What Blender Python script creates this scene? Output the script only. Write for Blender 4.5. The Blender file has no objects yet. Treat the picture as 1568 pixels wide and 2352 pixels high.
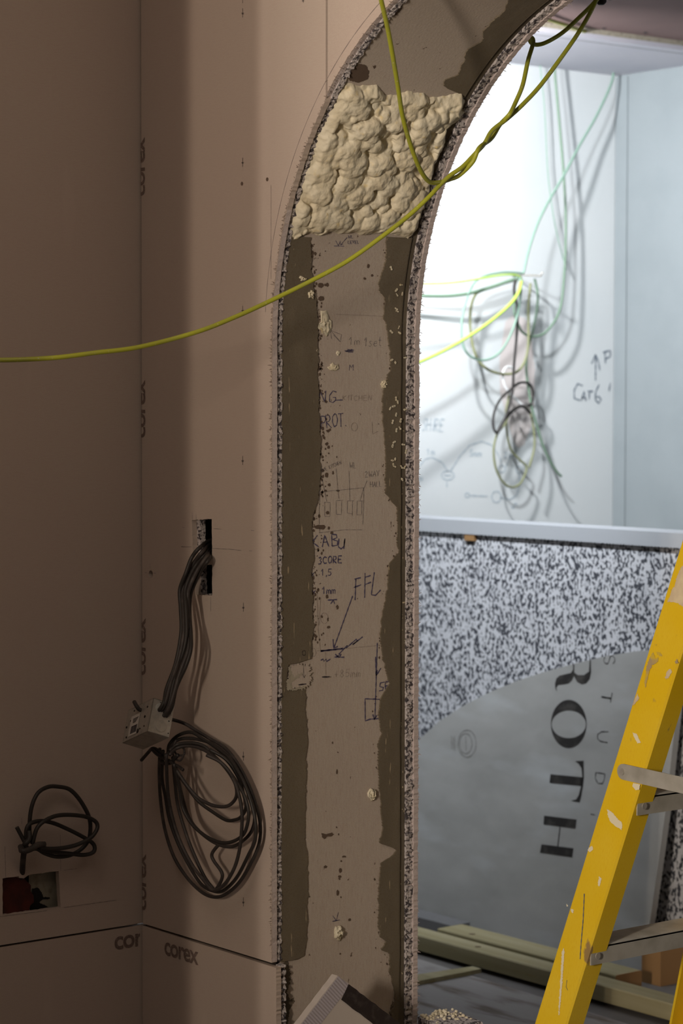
import bpy, bmesh, math, random
import numpy as np
from mathutils import Vector
import mathutils.noise as mn
random.seed(7); rng = np.random.default_rng(7)
COL = bpy.context.scene.collection
SC = bpy.context.scene

# ------------------------------------------------------------------ camera
F = 5553.0
CAM = np.array([4.309, -2.857, 1.6])
YAW, PIT, ROL = math.radians(51.7), math.radians(2.6), math.radians(0.1)
fw = np.array([-math.sin(YAW)*math.cos(PIT), math.cos(YAW)*math.cos(PIT), -math.sin(PIT)])
r0 = np.array([math.cos(YAW), math.sin(YAW), 0.0]); u0 = np.cross(r0, fw)
rt = r0*math.cos(ROL)+u0*math.sin(ROL); up = np.cross(rt, fw)
cd = bpy.data.cameras.new('camera'); cam = bpy.data.objects.new('camera', cd); COL.objects.link(cam)
from mathutils import Matrix
cam.matrix_world = Matrix(((rt[0], up[0], -fw[0], CAM[0]), (rt[1], up[1], -fw[1], CAM[1]), (rt[2], up[2], -fw[2], CAM[2]), (0, 0, 0, 1)))
cd.sensor_fit = 'VERTICAL'; cd.sensor_height = 36.0; cd.sensor_width = 24.0; cd.lens = F/2352*36
cd.clip_start = 0.05; cd.dof.use_dof = True; cd.dof.focus_distance = 4.82; cd.dof.aperture_fstop = 5.6
SC.camera = cam

# ------------------------------------------------------------------ light
SC.view_settings.view_transform = 'Standard'; SC.view_settings.look = 'None'
SC.view_settings.exposure = 0.0; SC.view_settings.gamma = 1.0; SC.view_settings.use_curve_mapping = False
wd = bpy.data.worlds.new('world'); SC.world = wd; wd.use_nodes = True
wd.node_tree.nodes['Background'].inputs[0].default_value = (0.95, 0.80, 0.70, 1)
wd.node_tree.nodes['Background'].inputs[1].default_value = 0.028

def lamp(name, kind, loc, aim, power, color, size=0.1, spot=60, blend=0.5, tall=0):
    l = bpy.data.lights.new(name, kind); o = bpy.data.objects.new(name, l); COL.objects.link(o)
    o.location = loc; o.rotation_euler = (Vector(aim)-Vector(loc)).to_track_quat('-Z', 'Y').to_euler()
    l.energy = power; l.color = color
    if kind == 'AREA': l.shape = 'RECTANGLE' if tall else 'DISK'; l.size = size; l.size_y = tall or size
    else: l.shadow_soft_size = size
    if kind == 'SPOT': l.spot_size = math.radians(spot); l.spot_blend = blend
    return o
WARM = (1.0, 0.83, 0.66)
lamp('ceiling_bulb_light', 'POINT', (1.25, -1.5, 2.74), (0, 0, 0), 10.5, (1.0, 0.82, 0.68), 0.28)
NIB = (2.4, -3.3)
def behind(x0, k): return (x0+(NIB[0]-x0)*k, NIB[1]*k)
# three unseen upright strips, added to throw sharp-edged bands past the wall end
a = behind(0.185, 1.45); lamp('added_tube_light', 'AREA', (a[0], a[1], 2.0), (a[0]-3.1, 0, 7.0), 95, WARM, 0.014, tall=1.2)
a = behind(0.425, 1.45); lamp('added_tube_light', 'AREA', (a[0], a[1], 2.1), (a[0]-2.8, 0, 7.5), 100, (1.0, 0.88, 0.74), 0.012, tall=1.1)
a = behind(0.60, 1.45); lamp('added_tube_light', 'AREA', (a[0], a[1], 1.7), (a[0]-2.3, 0, 1.7), 80, (1.0, 0.90, 0.78), 0.10, tall=1.2)
lamp('far_room_light', 'SPOT', (-0.65, 1.10, 2.62), (-1.6, 2.5, 1.4), 215, (0.90, 0.95, 1.0), 0.06, 110, 1.0)
lamp('far_wall_boost_light', 'SPOT', (-1.22, 1.65, 2.66), (-2.0, 2.75, 2.45), 175, (0.95, 0.97, 1.0), 0.035, 112, 0.7)  # unseen spot added to brighten the top of the white far wall
lamp('far_fill_light', 'POINT', (1.6, 1.9, 2.3), (0, 0, 0), 6, (0.90, 0.95, 1.0), 0.05)  # unseen fill, added to lift the far room

# ------------------------------------------------------------------ pixel helpers (pixels of the photo -> points on real planes)
def ray(x, y): return fw+rt*(x-784)/F-up*(y-1176)/F
def hit(x, y, ax, v):
    d = ray(x, y); return CAM+d*((v-CAM[ax])/d[ax])
def hitpl(x, y, p0, n):
    d = ray(x, y); return CAM+d*(np.dot(np.array(p0)-CAM, n)/np.dot(d, n))
def deep(x, y, D): return CAM+ray(x, y)*D
def prj(P):
    P = np.asarray(P, float)-CAM; z = P@fw
    return np.stack([784+F*(P@rt)/z, 1176-F*(P@up)/z], -1)
# arch opening profile
JX, RR, CX, CZ = 0.468, 0.69, 1.158, 1.722
def prof(s, y, off=0.0):
    if s <= CZ: return np.array([JX+off, y, s])
    ph = (s-CZ)/RR; r = RR-off
    return np.array([CX-r*math.cos(ph), y, CZ+r*math.sin(ph)])
def rev(x, y):
    p = hit(x, y, 0, JX)
    if p[2] <= CZ: return p[2], p[1]
    d = ray(x, y); ox, oz = CAM[0]-CX, CAM[2]-CZ
    a_ = d[0]**2+d[2]**2; b_ = 2*(ox*d[0]+oz*d[2]); c_ = ox*ox+oz*oz-RR*RR
    t = (-b_+math.sqrt(max(b_*b_-4*a_*c_, 0)))/(2*a_); P = CAM+d*t
    return CZ+RR*math.atan2(P[2]-CZ, CX-P[0]), P[1]

# ------------------------------------------------------------------ materials
def mat(name, base, rough=0.8, noise=None, bump=None, metal=0.0, spec=0.3, sheen=None):
    """base colour, optional noise = [(scale, colour2, lo, hi, detail, stretch)...], bump=(scale, strength, dist)"""
    m = bpy.data.materials.new(name); m.use_nodes = True; N = m.node_tree.nodes; L = m.node_tree.links
    B = N['Principled BSDF']; B.inputs['Roughness'].default_value = rough; B.inputs['Metallic'].default_value = metal
    B.inputs['Specular IOR Level'].default_value = spec
    g = N.new('ShaderNodeNewGeometry')
    rgb = N.new('ShaderNodeRGB'); rgb.outputs[0].default_value = (*base, 1); cur = rgb.outputs[0]
    for (sc, c2, lo, hi, det, st) in (noise or []):
        mp = N.new('ShaderNodeMapping'); mp.inputs['Scale'].default_value = st
        L.new(g.outputs['Position'], mp.inputs['Vector'])
        t = N.new('ShaderNodeTexNoise'); t.inputs['Scale'].default_value = sc; t.inputs['Detail'].default_value = det
        L.new(mp.outputs[0], t.inputs['Vector'])
        r = N.new('ShaderNodeMapRange'); r.inputs['From Min'].default_value = lo; r.inputs['From Max'].default_value = hi
        L.new(t.outputs['Fac'], r.inputs['Value'])
        mx = N.new('ShaderNodeMix'); mx.data_type = 'RGBA'; L.new(r.outputs[0], mx.inputs['Factor'])
        L.new(cur, mx.inputs['A']); mx.inputs['B'].default_value = (*c2, 1); cur = mx.outputs['Result']
    L.new(cur, B.inputs['Base Color'])
    if bump:
        t = N.new('ShaderNodeTexNoise'); t.inputs['Scale'].default_value = bump[0]; t.inputs['Detail'].default_value = 3
        L.new(g.outputs['Position'], t.inputs['Vector'])
        bp = N.new('ShaderNodeBump'); bp.inputs['Strength'].default_value = bump[1]; bp.inputs['Distance'].default_value = bump[2]
        L.new(t.outputs['Fac'], bp.inputs['Height']); L.new(bp.outputs[0], B.inputs['Normal'])
    return m
I3 = (1, 1, 1)
M = {}
M['paper'] = mat('pink_board_paper', (0.50, 0.405, 0.348), 0.85, [(2.2, (0.50, 0.422, 0.358), .35, .7, 3, I3), (900, (0.42, 0.33, 0.285), .45, .8, 2, I3), (60, (0.47, 0.37, 0.32), .45, .8, 3, (1, 1, 6)), (14, (0.55, 0.45, 0.39), .62, .9, 5, (1, 1, .15))], (1200, .10, .001))
M['gyp'] = mat('gypsum_core_edge', (0.52, 0.44, 0.42), 0.9, [(300, (0.36, 0.30, 0.29), .5, .8, 3, I3)], (500, .4, .001))
M['eps'] = mat('speckled_bead_foam', (0.68, 0.69, 0.73), 0.75, [(12, (0.56, 0.57, 0.61), .5, .75, 2, I3), (97, (0.065, 0.07, 0.085), .50, .545, 4, (1.2, 1, .8))], (160, .5, .003))
M['epsedge'] = mat('crumbly_bead_foam', (0.52, 0.47, 0.46), 0.85, [(130, (0.07, 0.06, 0.065), .49, .58, 3, I3)], (220, .8, .004))
M['mortar'] = mat('brown_adhesive', (0.132, 0.108, 0.076), 0.8, [(9, (0.16, 0.132, 0.095), .4, .7, 4, (1, 1, .3)), (400, (0.12, 0.085, 0.05), .5, .8, 2, I3), (160, (0.38, 0.30, 0.20), .70, .74, 3, (1, 1, .12))], (30, .35, .004))
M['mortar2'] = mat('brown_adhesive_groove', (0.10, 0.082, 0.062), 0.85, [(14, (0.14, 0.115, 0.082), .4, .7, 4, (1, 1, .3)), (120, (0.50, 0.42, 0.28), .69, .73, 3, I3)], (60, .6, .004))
M['skim'] = mat('pale_sheathing_board', (0.44, 0.372, 0.32), 0.85, [(1.8, (0.48, 0.42, 0.36), .35, .7, 3, I3), (150, (0.38, 0.30, 0.25), .5, .8, 3, (4, 4, .25)), (75, (0.11, 0.075, 0.055), .715, .735, 4, (1, 1, .7)), (700, (0.36, 0.28, 0.23), .5, .85, 2, I3)], (200, .25, .002))
M['foam'] = mat('expanding_foam_skin', (0.63, 0.555, 0.405), 0.65, [(22, (0.69, 0.63, 0.49), .4, .65, 4, I3), (60, (0.66, 0.52, 0.26), .62, .78, 3, I3)], (120, .35, .004), spec=.35)
M['stain'] = mat('dark_damp_stain', (0.11, 0.075, 0.055), 0.8)
M['cavity_shade'] = mat('cavity_shade_paint', (0.03, 0.024, 0.02), 0.95)  # near-black colour standing in for shade inside holes and joints
M['grey'] = mat('grey_cable_sheath', (0.038, 0.031, 0.029), 0.55, [(40, (0.085, 0.07, 0.062), .5, .8, 3, I3)], spec=.4)
M['darkcable'] = mat('dark_cable_sheath', (0.026, 0.022, 0.020), 0.5, spec=.4)
M['copper'] = mat('bare_wire_end', (0.5, 0.36, 0.26), 0.5)
M['yellow'] = mat('yellow_green_cable', (0.36, 0.37, 0.03), 0.42, [(30, (0.31, 0.32, 0.05), .45, .75, 3, I3), (190, (0.5, 0.46, 0.28), .68, .74, 2, I3)], spec=.45)
M['lime'] = mat('lime_cable', (0.42, 0.62, 0.10), 0.5)
M['greencable'] = mat('grey_green_cable', (0.16, 0.24, 0.17), 0.5)
M['olive'] = mat('olive_cable', (0.22, 0.23, 0.12), 0.5)
M['palegreen'] = mat('pale_green_cable', (0.22, 0.34, 0.27), 0.5)
M['whitecable'] = mat('white_cable', (0.75, 0.75, 0.75), 0.5)
M['zinc'] = mat('galvanised_steel', (0.52, 0.49, 0.44), 0.48, [(60, (0.40, 0.38, 0.35), .45, .7, 3, I3)], metal=.55, spec=.5)
M['zinclite'] = mat('bright_knockout', (0.66, 0.66, 0.62), 0.40, [(90, (0.5, 0.5, 0.48), .4, .65, 3, I3)], metal=.4, spec=.5)
M['black'] = mat('black_void', (0.015, 0.012, 0.012), 0.7)
M['sticker'] = mat('paper_sticker', (0.60, 0.56, 0.52), 0.6)
M['red'] = mat('dark_red_putty_pad', (0.075, 0.012, 0.009), 0.6, [(40, (0.045, 0.008, 0.007), .4, .7, 3, I3)], (60, .4, .004))
M['oldplaster'] = mat('old_grey_plaster', (0.36, 0.32, 0.25), 0.9, [(60, (0.25, 0.22, 0.17), .5, .7, 4, I3)], (80, .4, .004))
M['ink'] = mat('blue_marker_ink', (0.075, 0.065, 0.13), 0.6, [(420, (0.17, 0.15, 0.22), .5, .75, 2, I3)])
M['pencil'] = mat('pencil_graphite', (0.15, 0.13, 0.14), 0.6, [(420, (0.28, 0.24, 0.22), .45, .75, 2, I3)])
M['faint'] = mat('faint_pencil', (0.29, 0.235, 0.205), 0.7)
M['inkblack'] = mat('black_marker_ink', (0.03, 0.022, 0.03), 0.6)
M['print'] = mat('brown_stencil_print', (0.155, 0.108, 0.092), 0.8, [(500, (0.30, 0.22, 0.19), .5, .7, 2, I3)])
M['farink'] = mat('grey_blue_ink', (0.16, 0.19, 0.23), 0.7)
M['farinkpale'] = mat('pale_blue_ink', (0.42, 0.48, 0.52), 0.7)
M['white'] = mat('white_painted_board', (0.63, 0.65, 0.65), 0.75, [(3, (0.60, 0.625, 0.63), .4, .7, 3, I3)])
M['aqua'] = mat('blue_grey_board', (0.245, 0.272, 0.282), 0.85, [(5, (0.225, 0.252, 0.262), .4, .7, 4, I3)])
M['capping'] = mat('grey_capping', (0.44, 0.46, 0.49), 0.6)
M['lilac'] = mat('lilac_soffit_board', (0.55, 0.53, 0.58), 0.7, [(4, (0.50, 0.49, 0.55), .4, .7, 3, I3)])
M['mauve'] = mat('mauve_fire_board', (0.175, 0.108, 0.10), 0.85, [(5, (0.155, 0.097, 0.09), .4, .7, 3, I3)])
M['patch'] = mat('unpainted_patch', (0.60, 0.54, 0.52), 0.85)
M['lead'] = mat('shiny_board_film', (0.42, 0.42, 0.41), 0.34, [(4, (0.35, 0.35, 0.34), .35, .7, 4, (1, 1, 2.2)), (3, (0.50, 0.52, 0.53), .55, .8, 3, (1, 1, 3))], (7, .25, .02), spec=.55)
M['letter'] = mat('black_letter_print', (0.028, 0.026, 0.025), 0.5, [(25, (0.07, 0.065, 0.06), .5, .7, 4, I3)])
M['logo'] = mat('grey_logo_print', (0.20, 0.195, 0.18), 0.6)
M['timber'] = mat('treated_timber', (0.34, 0.30, 0.165), 0.75, [(8, (0.42, 0.375, 0.23), .4, .65, 5, (.15, 3, 3)), (26, (0.36, 0.29, 0.12), .60, .75, 4, (.2, 2, 2))], (60, .2, .002))
M['endgrain'] = mat('timber_end_grain', (0.34, 0.19, 0.08), 0.8)
M['knot'] = mat('timber_knot', (0.10, 0.06, 0.03), 0.8)
M['concrete'] = mat('dirty_floor', (0.20, 0.19, 0.185), 0.8, [(3, (0.12, 0.11, 0.10), .4, .7, 5, I3)])
M['sheet'] = mat('dusty_white_sheet', (0.34, 0.325, 0.315), 0.7, [(7, (0.14, 0.11, 0.085), .52, .68, 5, (.5, 2, 1)), (25, (0.36, 0.35, 0.35), .5, .8, 4, (.3, 2, 1))])
M['graypanel'] = mat('grey_strip', (0.16, 0.16, 0.165), 0.7)
M['ladder'] = mat('yellow_fibreglass', (0.78, 0.51, 0.008), 0.42, [(6, (0.80, 0.55, 0.03), .4, .7, 3, I3), (220, (0.74, 0.45, 0.008), .5, .8, 2, (4, 4, .4)), (9, (0.62, 0.52, 0.36), .66, .72, 5, (1, 1, .5)), (26, (0.34, 0.22, 0.08), .69, .73, 4, (1, 1, .4))], spec=.45)
M['alu'] = mat('worn_aluminium', (0.52, 0.50, 0.45), 0.5, [(20, (0.40, 0.38, 0.33), .45, .7, 4, I3)], metal=.35, spec=.5)
M['paint'] = mat('cream_paint_splash', (0.78, 0.70, 0.50), 0.6)
M['whitepanel'] = mat('white_offcut_face', (0.46, 0.405, 0.37), 0.8)
M['gauze'] = mat('lilac_mesh_tape', (0.38, 0.34, 0.37), 0.8)
def add_weave(m):
    N = m.node_tree.nodes; L = m.node_tree.links; B = N['Principled BSDF']
    g = N.new('ShaderNodeNewGeometry'); w = N.new('ShaderNodeTexWave'); w.inputs['Scale'].default_value = 75
    w.bands_direction = 'DIAGONAL'; L.new(g.outputs['Position'], w.inputs['Vector'])
    bp = N.new('ShaderNodeBump'); bp.inputs['Strength'].default_value = .5; bp.inputs['Distance'].default_value = .002
    L.new(w.outputs['Fac'], bp.inputs['Height']); L.new(bp.outputs[0], B.inputs['Normal'])
add_weave(M['gauze'])
M['blacktape'] = mat('black_tape', (0.022, 0.016, 0.018), 0.6, [(60, (0.05, 0.04, 0.04), .5, .75, 4, I3)])
M['brass'] = mat('screw_metal', (0.25, 0.19, 0.15), 0.4, metal=.6)
M['bulb'] = mat('lamp_housing', (0.6, 0.6, 0.58), 0.5)

# ------------------------------------------------------------------ mesh helpers
class MB:
    def __init__(s): s.v = []; s.f = []; s.sm = []
    def add(s, vs, fs, smooth=False):
        b = len(s.v); s.v += [tuple(float(c) for c in v) for v in vs]; s.f += [tuple(b+i for i in f) for f in fs]; s.sm += [smooth]*len(fs); return s
    def box(s, lo, hi):
        x0, y0, z0 = lo; x1, y1, z1 = hi
        return s.add([(x0,y0,z0),(x1,y0,z0),(x1,y1,z0),(x0,y1,z0),(x0,y0,z1),(x1,y0,z1),(x1,y1,z1),(x0,y1,z1)],
                     [(0,3,2,1),(4,5,6,7),(0,1,5,4),(1,2,6,5),(2,3,7,6),(3,0,4,7)])
    def para(s, o, a, b, c):
        o, a, b, c = map(np.array, (o, a, b, c))
        return s.add([o, o+a, o+a+b, o+b, o+c, o+a+c, o+a+b+c, o+b+c], [(0,3,2,1),(4,5,6,7),(0,1,5,4),(1,2,6,5),(2,3,7,6),(3,0,4,7)])
    def prism(s, poly, off):
        """3-D polygon ring extruded by vector off"""
        n = len(poly); off = np.array(off); P = [np.array(p) for p in poly]
        return s.add(P+[p+off for p in P], [tuple(range(n)), tuple(range(2*n-1, n-1, -1))]+[(i, (i+1) % n+0, (i+1) % n+n, i+n)[::-1] for i in range(n)])
    def tube(s, pts, r, n=10, cap=True, flat=1.0):
        P = [Vector(p) for p in pts]; k = len(P); rs = r if hasattr(r, '__len__') else [r]*k
        T = [((P[min(i+1, k-1)]-P[max(i-1, 0)]).normalized()) for i in range(k)]
        nrm = T[0].orthogonal().normalized(); vs = []
        for i in range(k):
            nrm = (nrm-T[i]*nrm.dot(T[i])).normalized(); b = T[i].cross(nrm)
            for j in range(n):
                a_ = 2*math.pi*j/n; vs.append(P[i]+nrm*math.cos(a_)*rs[i]+b*math.sin(a_)*rs[i]*flat)
        fs = [(i*n+j, i*n+(j+1) % n, (i+1)*n+(j+1) % n, (i+1)*n+j) for i in range(k-1) for j in range(n)]
        if cap: fs += [tuple(range(n-1, -1, -1)), tuple(range((k-1)*n, k*n))]
        return s.add(vs, fs, True)
    def mesh(s, name):
        me = bpy.data.meshes.new(name); me.from_pydata(s.v, [], s.f); me.update()
        me.polygons.foreach_set('use_smooth', s.sm); me.update(); return me
    def build(s, name, m, parent=None, **kw): return put(name, s.mesh(name), m, parent, **kw)
def wpos(o): return o['_w'] if False else OFF.get(o.name, np.zeros(3))
OFF = {}
def put(name, me, m, parent=None, label=None, cat=None, group=None, kind=None, recalc=False):
    """link one mesh object; vertices come in world coordinates and are re-based on the object's own foot point"""
    co = np.empty(len(me.vertices)*3); me.vertices.foreach_get('co', co); co = co.reshape(-1, 3)
    base = np.array([(co[:, 0].min()+co[:, 0].max())/2, (co[:, 1].min()+co[:, 1].max())/2, co[:, 2].min()])
    me.vertices.foreach_set('co', (co-base).ravel()); me.update()
    if recalc:
        bm = bmesh.new(); bm.from_mesh(me); bmesh.ops.recalc_face_normals(bm, faces=bm.faces); bm.to_mesh(me); bm.free()
    me.materials.clear(); me.materials.append(M[m] if isinstance(m, str) else m)
    o = bpy.data.objects.new(name, me); COL.objects.link(o)
    if parent is not None: o.parent = parent; o.location = base-OFF[parent.name]
    else: o.location = base
    OFF[o.name] = base
    for k, v in (('label', label), ('category', cat), ('group', group), ('kind', kind)):
        if v: o[k] = v
    return o
def empty(name, loc, label=None, cat=None, group=None, kind=None):
    o = bpy.data.objects.new(name, None); COL.objects.link(o); o.location = loc; o.empty_display_size = .05; OFF[o.name] = np.array(loc, float)
    for k, v in (('label', label), ('category', cat), ('group', group), ('kind', kind)):
        if v: o[k] = v
    return o
def spline(P, n=10):
    P = [np.array(p, float) for p in P]; P = [2*P[0]-P[1]]+P+[2*P[-1]-P[-2]]; out = []
    for i in range(1, len(P)-2):
        for j in range(n):
            t = j/n; a_, b_, c_, d_ = P[i-1], P[i], P[i+1], P[i+2]
            out.append(.5*((2*b_)+(-a_+c_)*t+(2*a_-5*b_+4*c_-d_)*t*t+(-a_+3*b_-3*c_+d_)*t**3))
    out.append(P[-2]); return out
def plate(outer, holes, t0, t1, axis):
    """flat sheet with holes. outer/holes are (a, z) pairs; axis 'y': a=x, thickness t0..t1 along y; axis 'x': a=y, thickness along x"""
    cu = bpy.data.curves.new('tmp', 'CURVE'); cu.dimensions = '2D'; cu.fill_mode = 'BOTH'; cu.extrude = abs(t1-t0)/2
    for ring in [outer]+list(holes):
        sp = cu.splines.new('POLY'); sp.points.add(len(ring)-1); sp.use_cyclic_u = True
        for i, (a_, z_) in enumerate(ring): sp.points[i].co = (a_, z_, 0, 1)
    o = bpy.data.objects.new('tmp', cu); COL.objects.link(o)
    dg = bpy.context.evaluated_depsgraph_get(); dg.update(); me = bpy.data.meshes.new_from_object(o.evaluated_get(dg))
    bpy.data.objects.remove(o); bpy.data.curves.remove(cu)
    mid = (t0+t1)/2
    for v in me.vertices:
        x, y, z = v.co
        v.co = (x, mid+z, y) if axis == 'y' else (mid+z, x, y)
    bm = bmesh.new(); bm.from_mesh(me); bmesh.ops.remove_doubles(bm, verts=bm.verts, dist=1e-6); bmesh.ops.recalc_face_normals(bm, faces=bm.faces); bm.to_mesh(me); bm.free()
    me.polygons.foreach_set('use_smooth', [False]*len(me.polygons)); return me
def jag(pts, step, amp, seed=0, closed=False):
    """resample a polyline finely and roughen it"""
    R = random.Random(seed); out = []; n = len(pts); seq = list(range(n if closed else n-1))
    for i in seq:
        a_ = np.array(pts[i], float); b_ = np.array(pts[(i+1) % n], float); L_ = np.linalg.norm(b_-a_); k = max(1, int(L_/step))
        d = (b_-a_)/max(L_, 1e-9); q = np.array([-d[1], d[0]])
        for j in range(k):
            p = a_+(b_-a_)*j/k
            if j or i: p = p+q*R.gauss(0, amp)
            out.append(tuple(p))
    if not closed: out.append(tuple(pts[-1]))
    return out
def box(name, lo, hi, m, parent=None, **kw): return MB().box(lo, hi).build(name, m, parent, **kw)
def disc(mb, c, n, r, t, k=20, ry=None, rx=None):
    c = Vector(c); n = Vector(n).normalized(); a_ = Vector(rx).normalized() if rx is not None else n.orthogonal().normalized(); b_ = n.cross(a_)
    vs = [c+a_*r*math.cos(2*math.pi*i/k)+b_*(ry or r)*math.sin(2*math.pi*i/k) for i in range(k)]
    vs += [v+n*t for v in vs]
    mb.add(vs, [tuple(range(k-1, -1, -1)), tuple(range(k, 2*k))]+[(i, (i+1) % k, (i+1) % k+k, i+k) for i in range(k)])

# single-stroke hand lettering
G = {'A':[[(0,0),(.5,1),(1,0)],[(.2,.4),(.8,.4)]],'B':[[(0,0),(0,1),(.7,.95),(.8,.7),(.1,.55),(.9,.4),(.8,.05),(0,0)]],'C':[[(1,.85),(.6,1),(.1,.8),(0,.4),(.3,.05),(.95,.1)]],
'D':[[(0,0),(0,1),(.7,.85),(.95,.5),(.7,.12),(0,0)]],'E':[[(.9,1),(0,1),(0,0),(.95,0)],[(0,.5),(.75,.52)]],'F':[[(.95,1),(0,.95),(0,0)],[(0,.5),(.7,.55)]],'G':[[(1,.9),(.5,1),(.05,.6),(.1,.1),(.6,0),(.95,.2),(.95,.45),(.55,.45)]],
'H':[[(0,0),(0,1)],[(.9,0),(.9,1)],[(0,.5),(.9,.52)]],'I':[[(.3,0),(.3,1)]],'K':[[(0,0),(0,1)],[(.9,1),(.05,.45),(.95,0)]],'L':[[(0,1),(0,0),(.85,.05)]],'M':[[(0,0),(.1,1),(.5,.35),(.9,1),(1,0)]],
'N':[[(0,0),(.05,1),(.85,0),(.9,1)]],'O':[[(.5,1),(.1,.8),(0,.4),(.3,0),(.8,.1),(1,.55),(.8,.92),(.5,1)]],'P':[[(0,0),(0,1),(.7,.95),(.85,.7),(.6,.48),(0,.45)]],'R':[[(0,0),(0,1),(.7,.95),(.8,.7),(.5,.5),(0,.48),(.85,0)]],
'S':[[(.9,.9),(.4,1),(.1,.75),(.8,.4),(.7,.05),(.05,.05)]],'T':[[(0,1),(1,1)],[(.5,1),(.5,0)]],'U':[[(0,1),(.05,.2),(.5,0),(.9,.25),(.9,1),(.92,0)]],'V':[[(0,1),(.45,0),(.9,1)]],'W':[[(0,1),(.2,0),(.5,.6),(.8,0),(1,1)]],
'X':[[(0,1),(.9,0)],[(0,0),(.9,1)]],'Y':[[(0,1),(.45,.5),(.9,1)],[(.45,.5),(.4,0)]],'1':[[(.1,.65),(.5,1),(.5,0)]],'2':[[(.05,.8),(.4,1),(.85,.75),(0,0),(.95,.02)]],'3':[[(.1,.9),(.6,1),(.8,.75),(.4,.55),(.85,.35),(.6,.02),(.05,.1)]],
'5':[[(.9,1),(.2,1),(.1,.55),(.7,.55),(.85,.25),(.5,0),(.05,.1)]],'6':[[(.8,1),(.2,.6),(.05,.2),(.4,0),(.8,.15),(.7,.45),(.1,.35)]],'8':[[(.5,.5),(.15,.75),(.5,1),(.8,.75),(.1,.25),(.5,0),(.85,.25),(.5,.5)]],
'm':[[(0,0),(0,.5),(.1,.6),(.4,.5),(.42,0)],[(.42,.45),(.6,.6),(.85,.5),(.87,0)]],'s':[[(.8,.55),(.3,.6),(.2,.42),(.7,.2),(.5,0),(.1,.05)]],'e':[[(.1,.3),(.8,.35),(.6,.6),(.2,.5),(.1,.2),(.4,0),(.85,.1)]],'t':[[(.4,1),(.4,.05),(.7,0)],[(.1,.6),(.85,.6)]],
'x':[[(0,.6),(.7,0)],[(0,0),(.7,.6)]],'+':[[(0,.4),(.8,.4)],[(.4,.75),(.4,.05)]],',':[[(.3,.1),(.2,-.2)]],'.':[[(.3,.08),(.36,0)]],' ':[]}
def text_px(t, x, y, h, w=None, rot=0, gap=.35, seed=1):
    """strokes in photo pixels for hand-written text whose baseline starts at (x, y)"""
    R = random.Random(seed+len(t)); w = w or h*.62; out = []; ca, sa = math.cos(math.radians(rot)), math.sin(math.radians(rot)); cx = 0
    for ch in t:
        dy = R.uniform(-.05, .05)*h; sl = R.uniform(-.05, .12)
        for st in G.get(ch, []):
            q = []
            for (a_, b_) in st:
                X = cx+a_*w+b_*h*sl; Y = -(b_*h)+dy; q.append((x+X*ca-Y*sa, y+X*sa+Y*ca))
            out.append(q)
        cx += w*(1+gap) if ch not in 'I,.' else w*.6
    return out
def ribbon(mb, P, nrm, w):
    """flat ink stroke of width w through 3-D points P with surface normals nrm"""
    k = len(P)
    if k < 2: return
    vs = []
    for i in range(k):
        t = P[min(i+1, k-1)]-P[max(i-1, 0)]; t = t/max(np.linalg.norm(t), 1e-9); q = np.cross(nrm[i], t); ww = w*(.75+.25*math.sin(i*1.7+k))
        vs += [P[i]+q*ww/2, P[i]-q*ww/2]
    mb.add(vs, [(2*i, 2*i+1, 2*i+3, 2*i+2) for i in range(k-1)])
def dens(q, step=4):
    out = []
    for i in range(len(q)-1):
        L_ = math.dist(q[i], q[i+1]); k = max(1, int(L_/step))
        out += [(q[i][0]+(q[i+1][0]-q[i][0])*j/k, q[i][1]+(q[i+1][1]-q[i][1])*j/k) for j in range(k)]
    return out+[q[-1]]
def write(name, strokes, width, m, parent, f, **kw):
    """f(px) -> (point, normal) on the written surface"""
    mb = MB()
    for q in strokes:
        pn = [f(*p) for p in dens(q)]; ribbon(mb, [a_ for a_, b_ in pn], [b_ for a_, b_ in pn], width)
    return mb.build(name, m, parent, **kw)
def on_rev(off):
    def f(x, y):
        s, yy = rev(x, y); ph = max(0, (s-CZ)/RR); return prof(s, yy, off), np.array([math.cos(ph), 0, -math.sin(ph)])
    return f
def on_ax(ax, v, n):
    return lambda x, y: (hit(x, y, ax, v), np.array(n, float))
def Z(sc, x0, y0): return lambda L_: [[(x0+X/sc, y0+Y/sc) for X, Y in q] for q in L_]
Z4 = Z(4.2, 610, 540); Z5 = Z(3.619, 610, 1050); Z6 = Z(3.5, 610, 1680); Z3 = Z(3.136, 950, 580)
ZC = lambda L_: [(250+X/4.02, 1560+Y/4.02) for X, Y in L_]
ZU = lambda L_: [(250+X/3.618, 1150+Y/3.618) for X, Y in L_]
ZL = lambda L_: [(X/3.908, 1750+Y/3.908) for X, Y in L_]
def ring(cx, cy, rx, ry, n=24, a0=0, a1=360): return [(cx+rx*math.cos(math.radians(a0+(a1-a0)*i/n)), cy+ry*math.sin(math.radians(a0+(a1-a0)*i/n))) for i in range(n+1)]

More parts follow.
